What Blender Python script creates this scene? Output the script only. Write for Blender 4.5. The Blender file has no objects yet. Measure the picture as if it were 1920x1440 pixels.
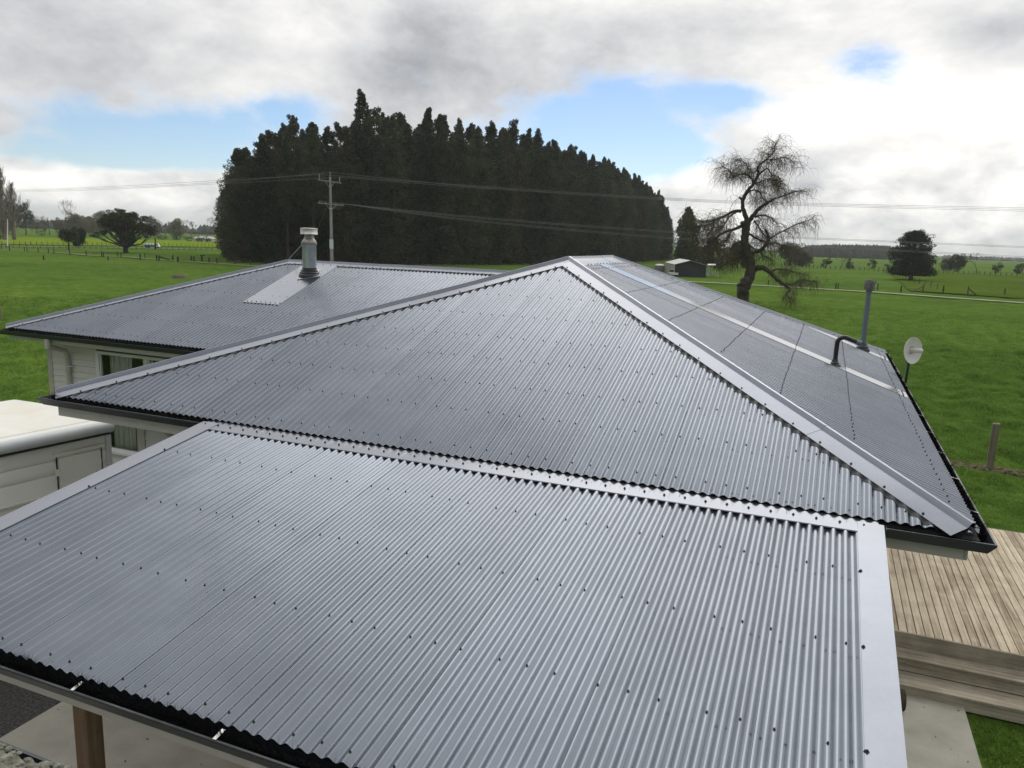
import bpy, math, random
import numpy as np
from mathutils import Matrix, Vector

random.seed(7)
rng = np.random.default_rng(7)
S = bpy.context.scene
COL = S.collection
PI = math.pi

# ------------------------------------------------------------------ camera
# world: x along the front eave (right), y along the depth of the house, z up; the ground is z = 0
F_PX, CAM_Z = 1443.0, 4.9
YAW, PITCH, ROLL = 0.38066, 0.18569, 0.03554


def cam_axes():
    cy, sy = math.cos(YAW), math.sin(YAW)
    fw = np.array([-sy * math.cos(PITCH), cy * math.cos(PITCH), -math.sin(PITCH)])
    r0 = np.array([cy, sy, 0.0])
    u0 = np.cross(r0, fw)
    r = math.cos(ROLL) * r0 + math.sin(ROLL) * u0
    u = -math.sin(ROLL) * r0 + math.cos(ROLL) * u0
    return r, u, fw


CR, CU, CF = cam_axes()
CAM = np.array([0, 0, CAM_Z])
cam_d = bpy.data.cameras.new('camera')
cam_d.sensor_width = 36.0
cam_d.lens = 36.0 * F_PX / 1920.0
cam_d.clip_start = 0.05
cam_d.clip_end = 12000
cam = bpy.data.objects.new('camera', cam_d)
COL.objects.link(cam)
cam.matrix_world = Matrix(((CR[0], CU[0], -CF[0], 0), (CR[1], CU[1], -CF[1], 0),
                           (CR[2], CU[2], -CF[2], CAM_Z), (0, 0, 0, 1)))
S.camera = cam


def ray(x, y):
    return (x - 960) / F_PX * CR + (720 - y) / F_PX * CU + CF


def at(x, y, depth):            # point seen at photo pixel (x, y), that many metres in front of the camera
    return CAM + ray(x, y) * depth


def ground(x, y, z=0.0):
    d = ray(x, y)
    return CAM + d * ((z - CAM_Z) / d[2])


def px(p):
    q = np.asarray(p, float) - CAM
    d = q @ CF
    return 960 + F_PX * (q @ CR) / d, 720 - F_PX * (q @ CU) / d


def height_at(p, x, y):         # height above the ground of pixel y over the ground point p
    d = ray(x, y)
    return CAM_Z + d[2] * math.hypot(p[0], p[1]) / math.hypot(d[0], d[1])


# ------------------------------------------------------------------ world and sun
SUN_AZ, SUN_EL = -5.0, 39.0     # degrees, clockwise from +y
W = bpy.data.worlds.new('World')
S.world = W
W.use_nodes = True
nt = W.node_tree
nt.nodes.clear()


def N(tree, kind, **kw):
    n = tree.nodes.new(kind)
    for k, v in kw.items():
        setattr(n, k, v)
    return n


def sock(tree, s, v):
    if isinstance(v, bpy.types.NodeSocket):
        tree.links.new(v, s)
    elif v is not None:
        s.default_value = v


def M(tree, op, a, b=None, c=None, clamp=False):
    n = N(tree, 'ShaderNodeMath', operation=op, use_clamp=clamp)
    for s, v in zip(n.inputs, (a, b, c)):
        sock(tree, s, v)
    return n.outputs[0]


def ramp(tree, fac, stops, interp='LINEAR'):
    n = N(tree, 'ShaderNodeValToRGB')
    cr = n.color_ramp
    cr.interpolation = interp
    while len(cr.elements) > 1:
        cr.elements.remove(cr.elements[-1])
    for i, (p, c) in enumerate(stops):
        e = cr.elements[0] if i == 0 else cr.elements.new(p)
        e.position = p
        e.color = c if len(c) == 4 else (*c, 1)
    sock(tree, n.inputs[0], fac)
    return n.outputs[0]


def mixc(tree, fac, a, b, mode='MIX'):
    n = N(tree, 'ShaderNodeMix', data_type='RGBA', blend_type=mode)
    sock(tree, n.inputs[0], fac)
    for s, v in ((n.inputs[6], a), (n.inputs[7], b)):
        if isinstance(v, (tuple, list)):
            v = (*v, 1) if len(v) == 3 else v
        sock(tree, s, v)
    return n.outputs[2]


def noise(tree, vec, scale, detail=4, rough=0.55, dist=0.0, lac=2.0):
    n = N(tree, 'ShaderNodeTexNoise')
    sock(tree, n.inputs['Vector'], vec)
    n.inputs['Scale'].default_value = scale
    n.inputs['Detail'].default_value = detail
    n.inputs['Roughness'].default_value = rough
    n.inputs['Lacunarity'].default_value = lac
    n.inputs['Distortion'].default_value = dist
    return n.outputs[0]


def azel(x, y):
    d = ray(x, y)
    d = d / np.linalg.norm(d)
    return math.atan2(d[0], d[1]), math.asin(d[2])


tc = N(nt, 'ShaderNodeTexCoord')
sx = N(nt, 'ShaderNodeSeparateXYZ')
nt.links.new(tc.outputs['Generated'], sx.inputs[0])
AZ = M(nt, 'ARCTAN2', sx.outputs[0], sx.outputs[1])
EL = M(nt, 'ARCSINE', sx.outputs[2])
vm = N(nt, 'ShaderNodeVectorMath', operation='MULTIPLY')
nt.links.new(tc.outputs['Generated'], vm.inputs[0])
vm.inputs[1].default_value = (1, 1, 1.9)
DIR = vm.outputs[0]


def blob(x, y, rx, ry):          # soft patch of sky centred where the photo shows it
    a, e = azel(x, y)
    u = M(nt, 'DIVIDE', M(nt, 'SUBTRACT', AZ, a), rx / F_PX)
    v = M(nt, 'DIVIDE', M(nt, 'SUBTRACT', EL, e), ry / F_PX)
    r2 = M(nt, 'ADD', M(nt, 'MULTIPLY', u, u), M(nt, 'MULTIPLY', v, v))
    return M(nt, 'EXPONENT', M(nt, 'MULTIPLY', r2, -1.0))


def addall(lst):
    s = None
    for b, w in lst:
        t = M(nt, 'MULTIPLY', b, w)
        s = t if s is None else M(nt, 'ADD', s, t)
    return s


gaps = addall([(blob(320, 245, 200, 44), .48), (blob(575, 200, 100, 36), .46), (blob(1120, 225, 160, 85), .62),
               (blob(1000, 300, 240, 70), .40), (blob(1240, 285, 120, 40), .40), (blob(1345, 180, 90, 32), .44),
               (blob(1640, 115, 55, 50), .34), (blob(250, 298, 280, 22), .46), (blob(80, 397, 60, 14), .22)])
bright = addall([(blob(1900, 190, 240, 50), .40), (blob(1690, 250, 190, 50), .06), (blob(1780, 380, 320, 120), .19),
                 (blob(200, 350, 280, 45), .34), (blob(1260, 345, 110, 40), .20), (blob(1480, 215, 110, 60), .10),
                 (blob(640, 70, 110, 60), .12), (blob(420, 110, 120, 80), .10), (blob(60, 200, 260, 260), .06),
                 (blob(1880, 50, 120, 30), -.16), (blob(760, 120, 110, 60), -.06), (blob(1150, 40, 300, 50), -.08)])
n_big = noise(nt, DIR, 2.6, 10, .6, .15)
n_med = noise(nt, DIR, 9.0, 10, .62, .12)
n_cov = M(nt, 'ADD', M(nt, 'MULTIPLY', M(nt, 'SUBTRACT', n_big, .5), .75), M(nt, 'MULTIPLY', M(nt, 'SUBTRACT', n_med, .5), .85))
cov = M(nt, 'SUBTRACT', M(nt, 'ADD', n_cov, .68), gaps)
alpha = N(nt, 'ShaderNodeMapRange', interpolation_type='SMOOTHSTEP')
nt.links.new(cov, alpha.inputs[0])
alpha.inputs[1].default_value = .20
alpha.inputs[2].default_value = .54
# brightness of the cloud: mid-sky raised to fill the ground, lumps, brighter on the side of the hidden sun
sd = N(nt, 'ShaderNodeVectorMath', operation='DOT_PRODUCT')
nt.links.new(tc.outputs['Generated'], sd.inputs[0])
a_, e_ = math.radians(SUN_AZ), math.radians(SUN_EL)
sd.inputs[1].default_value = (math.sin(a_) * math.cos(e_), math.cos(a_) * math.cos(e_), math.sin(e_))
glow = M(nt, 'POWER', M(nt, 'MAXIMUM', sd.outputs['Value'], 0.0), 9.0)
side = M(nt, 'MULTIPLY', M(nt, 'ADD', sd.outputs['Value'], 1.0), .5)
lump = noise(nt, DIR, 3.6, 10, .62, .2)
fine = noise(nt, DIR, 14.0, 9, .65, .1)
lum = M(nt, 'ADD', .575, M(nt, 'MULTIPLY', M(nt, 'SUBTRACT', lump, .5), .92))
lum = M(nt, 'ADD', lum, M(nt, 'MULTIPLY', M(nt, 'SUBTRACT', fine, .5), .26))
lum = M(nt, 'ADD', lum, bright)
cum = noise(nt, DIR, 13.0, 6, .55, .35)
lowm = N(nt, 'ShaderNodeMapRange', interpolation_type='SMOOTHSTEP')
nt.links.new(EL, lowm.inputs[0])
lowm.inputs[1].default_value = .15
lowm.inputs[2].default_value = .06
lowm.inputs[3].default_value = 0
lowm.inputs[4].default_value = 1
lum = M(nt, 'ADD', lum, M(nt, 'MULTIPLY', lowm.outputs[0], M(nt, 'ADD', M(nt, 'MULTIPLY', M(nt, 'SUBTRACT', cum, .5), 1.15), .07)))
thin = M(nt, 'SUBTRACT', 1.0, alpha.outputs[0])
lum = M(nt, 'ADD', lum, M(nt, 'MULTIPLY', thin, .20))
lum = M(nt, 'MULTIPLY', lum, M(nt, 'ADD', .20, M(nt, 'MULTIPLY', side, .94)))
deckl = ramp(nt, sx.outputs[2], [(0.0, (.47,) * 3), (.20, (.52,) * 3), (.30, (.62,) * 3), (.47, (1.0,) * 3), (.75, (.95,) * 3), (.92, (.68,) * 3), (1.0, (.62,) * 3)])
lum = M(nt, 'MULTIPLY', lum, M(nt, 'MULTIPLY', deckl, 2.0))
lum = M(nt, 'ADD', lum, M(nt, 'MULTIPLY', M(nt, 'MULTIPLY', glow, M(nt, 'MAXIMUM', sx.outputs[2], 0.0)), .5))
lum = M(nt, 'MAXIMUM', lum, .15)
tint = ramp(nt, lum, [(.25, (.86, .91, 1.0)), (.6, (.965, .975, 1.0)), (.9, (1.0, .985, .955)), (1.0, (1.0, .985, .955))])
cc = N(nt, 'ShaderNodeVectorMath', operation='SCALE')
nt.links.new(tint, cc.inputs[0])
nt.links.new(M(nt, 'MULTIPLY', lum, 10.0), cc.inputs['Scale'])
sky = N(nt, 'ShaderNodeTexSky', sky_type='NISHITA', sun_disc=False)
sky.sun_elevation = math.radians(SUN_EL)
sky.sun_rotation = math.radians(SUN_AZ)
sky.air_density = 1.0
sky.dust_density = 0.15
sky.ozone_density = 4.0
skyc = mixc(nt, 1.0, sky.outputs[0], (.92, .90, .93), 'MULTIPLY')
col = mixc(nt, alpha.outputs[0], skyc, cc.outputs[0])
bg = N(nt, 'ShaderNodeBackground')
bg.inputs['Strength'].default_value = 0.1
nt.links.new(col, bg.inputs[0])
out = N(nt, 'ShaderNodeOutputWorld')
nt.links.new(bg.outputs[0], out.inputs[0])

sun_d = bpy.data.lights.new('sun', 'SUN')
sun_d.energy = 0.6
sun_d.angle = math.radians(42)
sun_d.color = (1.0, .95, .87)
sun = bpy.data.objects.new('sun', sun_d)
COL.objects.link(sun)
sun.rotation_euler = Vector((-math.sin(a_) * math.cos(e_), -math.cos(a_) * math.cos(e_), -math.sin(e_))).to_track_quat('-Z', 'Y').to_euler()

S.view_settings.view_transform = 'Standard'
S.view_settings.look = 'None'
S.view_settings.exposure = 0.2
S.view_settings.gamma = 1.0
S.view_settings.use_curve_mapping = False
S.cycles.max_bounces = 8
S.cycles.transparent_max_bounces = 12
S.cycles.volume_bounces = 1

# ------------------------------------------------------------------ materials
def base_mat(name, rough=.7, metal=0.0, spec=.5):
    m = bpy.data.materials.new(name)
    m.use_nodes = True
    t = m.node_tree
    b = t.nodes['Principled BSDF']
    b.inputs['Roughness'].default_value = rough
    b.inputs['Metallic'].default_value = metal
    b.inputs['Specular IOR Level'].default_value = spec
    return m, t, b


def coord(t, kind='Object', scale=(1, 1, 1)):
    tc = N(t, 'ShaderNodeTexCoord')
    mp = N(t, 'ShaderNodeMapping')
    t.links.new(tc.outputs[kind], mp.inputs[0])
    mp.inputs['Scale'].default_value = scale
    return mp.outputs[0]


def wpos(t, scale=(1, 1, 1)):
    g = N(t, 'ShaderNodeNewGeometry')
    mp = N(t, 'ShaderNodeMapping')
    t.links.new(g.outputs['Position'], mp.inputs[0])
    mp.inputs['Scale'].default_value = scale
    return mp.outputs[0]


def bump(t, b, h, strength=.3, dist=.01):
    n = N(t, 'ShaderNodeBump')
    n.inputs['Strength'].default_value = strength
    n.inputs['Distance'].default_value = dist
    sock(t, n.inputs['Height'], h)
    t.links.new(n.outputs[0], b.inputs['Normal'])


def mottled(name, c1, c2, scale=6, rough=.7, metal=0, spec=.5, bstr=.0, bdist=.01, stretch=(1, 1, 1), detail=6, r2=None):
    m, t, b = base_mat(name, rough, metal, spec)
    v = wpos(t, stretch)
    n = noise(t, v, scale, detail, .6)
    c = ramp(t, n, [(.3, c1), (.7, c2)])
    t.links.new(c, b.inputs['Base Color'])
    if bstr:
        bump(t, b, n, bstr, bdist)
    if r2 is not None:
        rr = N(t, 'ShaderNodeMapRange')
        t.links.new(n, rr.inputs[0])
        rr.inputs[1].default_value = .3
        rr.inputs[2].default_value = .7
        rr.inputs[3].default_value = rough
        rr.inputs[4].default_value = r2
        t.links.new(rr.outputs[0], b.inputs['Roughness'])
    return m


def steel(name, c, rough=.33, metal=.25, dirt=.12):
    """prepainted roofing steel: satin paint, faint dust, slight oil-canning"""
    m, t, b = base_mat(name, rough, metal, .5)
    v = wpos(t)
    n1 = noise(t, v, 2.2, 5, .6)
    n2 = noise(t, v, 45.0, 3, .6)
    c2 = tuple(x * (1 - dirt) for x in c)
    c3 = tuple(min(1, x * (1 + dirt) + .01) for x in c)
    cl = ramp(t, M(t, 'ADD', M(t, 'MULTIPLY', n1, .85), M(t, 'MULTIPLY', n2, .15)), [(.35, c2), (.65, c3)])
    spots = noise(t, v, 260.0, 2, .5)
    sp = ramp(t, spots, [(.72, (0, 0, 0)), (.78, (1, 1, 1))])
    cl = mixc(t, M(t, 'MULTIPLY', sp, .10), cl, (.6, .6, .57))
    oi = N(t, 'ShaderNodeObjectInfo')
    vr = M(t, 'ADD', .94, M(t, 'MULTIPLY', oi.outputs['Random'], .12))
    cv = N(t, 'ShaderNodeVectorMath', operation='SCALE')
    t.links.new(cl, cv.inputs[0])
    t.links.new(vr, cv.inputs['Scale'])
    t.links.new(cv.outputs[0], b.inputs['Base Color'])
    rr = N(t, 'ShaderNodeMapRange')
    t.links.new(n1, rr.inputs[0])
    rr.inputs[1].default_value = .3
    rr.inputs[2].default_value = .7
    rr.inputs[3].default_value = rough - .015
    rr.inputs[4].default_value = rough + .025
    t.links.new(rr.outputs[0], b.inputs['Roughness'])
    n3 = noise(t, wpos(t, (1, 1, 1)), 1.7, 2, .5)
    bump(t, b, n3, .05, .012)
    return m


def flat(name, c, rough=.6, metal=0.0, spec=.5):
    m, t, b = base_mat(name, rough, metal, spec)
    b.inputs['Base Color'].default_value = (*c, 1)
    return m


def timber(name, c1, c2, axis=1, scale=1.0, rough=.8, bstr=.35, reed=0.0):
    """weathered wood with grain along the given axis"""
    m, t, b = base_mat(name, rough, 0, .3)
    st = [26, 26, 26]
    st[axis] = 1.1
    v = coord(t, 'Object', tuple(s * scale for s in st))
    oi = N(t, 'ShaderNodeObjectInfo')
    vv = N(t, 'ShaderNodeVectorMath', operation='ADD')
    t.links.new(v, vv.inputs[0])
    sc = N(t, 'ShaderNodeVectorMath', operation='SCALE')
    sc.inputs[0].default_value = (37, 91, 53)
    t.links.new(oi.outputs['Random'], sc.inputs['Scale'])
    t.links.new(sc.outputs[0], vv.inputs[1])
    g = noise(t, vv.outputs[0], 1.0, 7, .65, .4)
    big = noise(t, wpos(t), 2.6, 5, .6, .3)
    fine = noise(t, wpos(t), 22, 4, .6)
    k = M(t, 'ADD', M(t, 'MULTIPLY', g, .62), M(t, 'MULTIPLY', big, .38))
    k = M(t, 'ADD', k, M(t, 'MULTIPLY', M(t, 'SUBTRACT', oi.outputs['Random'], .5), .20))
    c = ramp(t, k, [(.36, c1), (.62, c2)])
    dk = ramp(t, fine, [(.60, (0, 0, 0)), (.74, (1, 1, 1))])
    c = mixc(t, M(t, 'MULTIPLY', dk, .35), c, tuple(x * .35 for x in c1))
    t.links.new(c, b.inputs['Base Color'])
    bump(t, b, g, bstr, .004)
    return m


MAT = {}
ROOF_C = (.166, .186, .222)
MAT['sheet'] = steel('roof_sheet_steel', ROOF_C, .18, .85, .05)
MAT['flash'] = steel('flashing_steel', (.190, .207, .245), .24, .85, .06)
MAT['glare_chase'] = steel('glare_flashing_steel', (.40, .42, .46), .14, .9, .04)  # flashing steel again, its glare put in by lighter colour and polish
MAT['gutter'] = flat('gutter_paint', (.020, .027, .034), .38)
MAT['foam'] = flat('closure_foam', (.012, .012, .013), .8)
MAT['softedge'] = flat('soft_edge', (.045, .05, .056), .5, 0, .25)
MAT['screw'] = flat('screw_head', (.020, .024, .03), .35, .2)
MAT['bristle'] = flat('bristle', (.006, .006, .0065), .8, 0, .1)
MAT['bracket'] = flat('bracket_zinc', (.75, .75, .74), .28, .9)
MAT['fascia'] = mottled('fascia_paint', (.43, .425, .39), (.48, .475, .44), 3, .5)
MAT['board'] = mottled('weatherboard_paint', (.58, .575, .54), (.63, .625, .59), 2.5, .55, bstr=.05)
MAT['white'] = mottled('white_joinery', (.66, .67, .68), (.74, .75, .76), 4, .35)
MAT['pvc'] = mottled('downpipe_paint', (.42, .41, .37), (.47, .46, .42), 4, .4)
MAT['galv'] = mottled('galvanised_steel', (.42, .47, .49), (.58, .63, .65), 9, .34, .75, r2=.48)
MAT['stain'] = mottled('heat_stained_steel', (.17, .155, .135), (.33, .31, .28), 12, .35, .85)
MAT['cowl'] = mottled('cowl_steel', (.45, .43, .39), (.72, .70, .66), 14, .28, .9)
MAT['rubber'] = mottled('rubber_boot', (.025, .027, .03), (.045, .047, .05), 8, .45)
MAT['mast'] = mottled('mast_grey', (.12, .155, .185), (.17, .205, .235), 10, .5, .2)
MAT['lichen'] = mottled('lichen_crust', (.11, .115, .105), (.24, .245, .22), 40, .9, bstr=.6, bdist=.02)
MAT['conduit'] = flat('conduit_black', (.012, .015, .018), .35)
MAT['dish'] = mottled('dish_white', (.58, .58, .56), (.66, .66, .64), 6, .45)
MAT['deck'] = timber('deck_timber', (.27, .215, .145), (.66, .57, .43), 1)
MAT['step'] = timber('step_timber', (.22, .19, .145), (.48, .43, .34), 0)
MAT['post'] = timber('post_timber', (.10, .065, .038), (.22, .155, .095), 2)
MAT['fencepost'] = timber('fence_timber', (.075, .066, .048), (.19, .17, .125), 2)
MAT['darkpost'] = timber('dark_fence_timber', (.03, .027, .02), (.085, .075, .055), 2)
MAT['concrete'] = mottled('concrete', (.33, .315, .265), (.48, .46, .40), 2.4, .85, bstr=.25, bdist=.01, detail=9)
MAT['gravel'] = mottled('chip_seal', (.022, .022, .023), (.13, .125, .12), 34, .9, bstr=1.0, bdist=.03, detail=3)
MAT['caravan'] = mottled('caravan_white', (.74, .74, .70), (.80, .80, .77), 2.2, .35)
MAT['caravan_roof'] = mottled('caravan_roof_stained', (.70, .66, .54), (.80, .80, .77), 1.6, .5)
MAT['awning'] = mottled('awning_vinyl', (.50, .53, .55), (.60, .62, .63), 3, .4)
MAT['trim'] = mottled('trim_cream', (.70, .69, .60), (.80, .79, .72), 5, .3)
MAT['dark'] = flat('dark_interior', (.03, .03, .03), .8)
MAT['seal'] = flat('rubber_seal', (.03, .03, .03), .6)
MAT['curtain'] = mottled('curtain_cloth', (.66, .65, .61), (.78, .77, .73), 7, .85)  # real cloth, whitened partly to carry the pane's reflection
MAT['interior_and_lap_shade'] = flat('interior_wall_and_lap_shade', (.13, .13, .125), .8)
MAT['letter'] = flat('letter_dark', (.02, .02, .021), .6)
MAT['barnroof'] = mottled('barn_roof_iron', (.34, .34, .33), (.46, .46, .44), 1.5, .55)
MAT['barnwall'] = flat('barn_dark_wall', (.018, .023, .028), .7)
MAT['polewood'] = mottled('pole_concrete', (.20, .195, .18), (.34, .33, .31), 3, .8, stretch=(1, 1, .2))
MAT['wire'] = flat('wire_aluminium', (.20, .20, .20), .45, .6)
MAT['insul'] = flat('insulator', (.30, .27, .25), .3)
MAT['tank'] = mottled('tank_plastic', (.17, .17, .155), (.22, .22, .20), 2, .6)
MAT['tanklid'] = flat('tank_lid', (.62, .62, .60), .5)
MAT['trough'] = mottled('trough_concrete', (.16, .14, .11), (.26, .23, .19), 5, .9)
MAT['blue'] = flat('truck_blue', (.02, .09, .32), .35)
MAT['carwhite'] = flat('vehicle_white', (.72, .72, .72), .3)
MAT['tyre'] = flat('tyre', (.015, .015, .015), .8)
MAT['carglass'] = flat('vehicle_glass', (.02, .025, .03), .1)
MAT['lid_moss'] = mottled('shed_roof_lichen', (.075, .078, .06), (.31, .31, .25), 26, .9, bstr=.9, bdist=.03, detail=6)
MAT['road'] = mottled('road_seal', (.13, .13, .13), (.19, .19, .185), 1.0, .85)
MAT['race'] = mottled('race_gravel', (.24, .22, .18), (.38, .36, .31), .8, .9)
MAT['dirt'] = mottled('dirt_strip', (.060, .046, .028), (.17, .135, .085), 4.5, .95, bstr=.6, bdist=.05)
MAT['drygrass'] = mottled('dry_grass', (.14, .13, .055), (.26, .23, .11), 2, .9)
MAT['logbark'] = mottled('log_bark', (.035, .026, .018), (.10, .075, .05), 18, .95, bstr=.5)
MAT['logend'] = mottled('log_end', (.14, .11, .07), (.30, .25, .17), 16, .9)
MAT['bark'] = mottled('bark', (.022, .018, .013), (.065, .055, .042), 3.5, .95, bstr=.5, bdist=.05)
MAT['twig'] = mottled('willow_twig', (.05, .042, .025), (.115, .095, .05), 1.2, .8)
MAT['greytwig'] = mottled('bare_twig', (.13, .11, .095), (.22, .19, .165), .4, .9)


def glass_mat():
    m = bpy.data.materials.new('window_glass')
    m.use_nodes = True
    t = m.node_tree
    t.nodes.clear()
    o = N(t, 'ShaderNodeOutputMaterial')
    mx = N(t, 'ShaderNodeMixShader')
    tr = N(t, 'ShaderNodeBsdfTransparent')
    tr.inputs[0].default_value = (.86, .9, .88, 1)
    gl = N(t, 'ShaderNodeBsdfGlossy')
    gl.inputs['Roughness'].default_value = .01
    fr = N(t, 'ShaderNodeFresnel')
    fr.inputs[0].default_value = 1.5
    t.links.new(fr.outputs[0], mx.inputs[0])
    t.links.new(tr.outputs[0], mx.inputs[1])
    t.links.new(gl.outputs[0], mx.inputs[2])
    t.links.new(mx.outputs[0], o.inputs[0])
    return m


MAT['glass'] = glass_mat()


def leaf_mat(name, c1, c2, scale=.9, trans=.25, rough=.55):
    m = bpy.data.materials.new(name)
    m.use_nodes = True
    t = m.node_tree
    b = t.nodes['Principled BSDF']
    b.inputs['Roughness'].default_value = rough
    b.inputs['Specular IOR Level'].default_value = .08
    oi = N(t, 'ShaderNodeObjectInfo')
    n = noise(t, wpos(t), scale, 5, .65)
    k = M(t, 'ADD', n, M(t, 'MULTIPLY', M(t, 'SUBTRACT', oi.outputs['Random'], .5), .34))
    c = ramp(t, k, [(.3, c1), (.7, c2)])
    t.links.new(c, b.inputs['Base Color'])
    tl = N(t, 'ShaderNodeBsdfTranslucent')
    t.links.new(c, tl.inputs[0])
    mx = N(t, 'ShaderNodeMixShader')
    mx.inputs[0].default_value = trans
    t.links.new(b.outputs[0], mx.inputs[1])
    t.links.new(tl.outputs[0], mx.inputs[2])
    t.links.new(mx.outputs[0], t.nodes['Material Output'].inputs[0])
    return m


MAT['conifer'] = leaf_mat('conifer_foliage', (.022, .034, .015), (.078, .100, .048), .28, .22)
MAT['coniferbrown'] = leaf_mat('conifer_brown_foliage', (.036, .038, .020), (.090, .084, .046), .30, .22)
MAT['dkleaf'] = leaf_mat('dark_broadleaf', (.020, .028, .012), (.050, .062, .028), .8, .15)
MAT['palmleaf'] = leaf_mat('palm_leaf', (.035, .045, .015), (.10, .11, .045), .8, .2)
MAT['hedge'] = leaf_mat('hedge_leaf', (.065, .07, .045), (.115, .115, .075), .4, .15)
MAT['browncrown'] = leaf_mat('brown_crown', (.11, .092, .072), (.185, .155, .125), .4, .2)
MAT['greycrown'] = leaf_mat('grey_crown', (.145, .135, .105), (.22, .205, .165), .4, .2)
MAT['oakcrown'] = leaf_mat('yellowish_crown', (.115, .110, .062), (.185, .17, .105), .4, .2)
MAT['brownwillow'] = leaf_mat('brown_twiggy_crown', (.05, .038, .024), (.10, .075, .045), .5, .2)
MAT['gumleaf'] = leaf_mat('gum_leaf', (.025, .034, .024), (.06, .07, .05), .5, .15)
MAT['bigleaf'] = leaf_mat('macrocarpa_leaf', (.016, .024, .013), (.045, .055, .028), .7, .1)
MAT['hillforest'] = leaf_mat('hill_forest_foliage', (.018, .026, .016), (.045, .055, .035), .05, .1)


def grass_mat(name, c1, c2, c3, fscale=1.0):
    m, t, b = base_mat(name, .95, 0, .0)
    v = wpos(t)
    n1 = noise(t, v, .045 * fscale, 5, .6, .5)
    n2 = noise(t, v, 1.1, 6, .62)
    n3 = noise(t, v, 9.0, 5, .65)
    k = M(t, 'ADD', M(t, 'MULTIPLY', n2, .45), M(t, 'MULTIPLY', n3, .55))
    c = ramp(t, k, [(.36, c1), (.52, c2), (.68, c3)])
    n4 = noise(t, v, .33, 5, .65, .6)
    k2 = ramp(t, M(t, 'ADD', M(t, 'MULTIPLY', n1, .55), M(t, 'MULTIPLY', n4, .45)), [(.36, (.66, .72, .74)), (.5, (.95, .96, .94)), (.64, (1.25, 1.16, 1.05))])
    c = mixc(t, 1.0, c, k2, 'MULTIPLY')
    t.links.new(c, b.inputs['Base Color'])
    bump(t, b, n3, .7, .08)
    return m


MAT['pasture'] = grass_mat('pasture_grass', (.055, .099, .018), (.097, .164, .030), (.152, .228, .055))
MAT['sunlit_pasture'] = grass_mat('sunlit_pasture_grass', (.12, .18, .016), (.17, .25, .022), (.22, .30, .04))  # far sunlit patch painted in as a brighter grass colour
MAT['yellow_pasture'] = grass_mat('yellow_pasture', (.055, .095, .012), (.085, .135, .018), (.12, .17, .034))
MAT['blade'] = leaf_mat('grass_blade', (.075, .150, .022), (.180, .305, .060), 1.3, .48, .7)


# ------------------------------------------------------------------ mesh helpers
def link(o, parent=None):
    COL.objects.link(o)
    if parent is not None:
        o.parent = parent
    return o


def tag(o, label=None, cat=None, group=None, kind=None):
    if label: o['label'] = label
    if cat: o['category'] = cat
    if group: o['group'] = group
    if kind: o['kind'] = kind
    return o


def empty(name, loc, label, cat, group=None, rz=0.0):
    o = bpy.data.objects.new(name, None)
    o.empty_display_size = .2
    o.location = loc
    o.rotation_euler = (0, 0, rz)
    link(o)
    return tag(o, label, cat, group)


def copy_tree(o, parent=None):
    c = o.copy()
    COL.objects.link(c)
    if parent is not None:
        c.parent = parent
        c.matrix_parent_inverse = o.matrix_parent_inverse
    for ch in list(o.children):
        copy_tree(ch, c)
    return c


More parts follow.
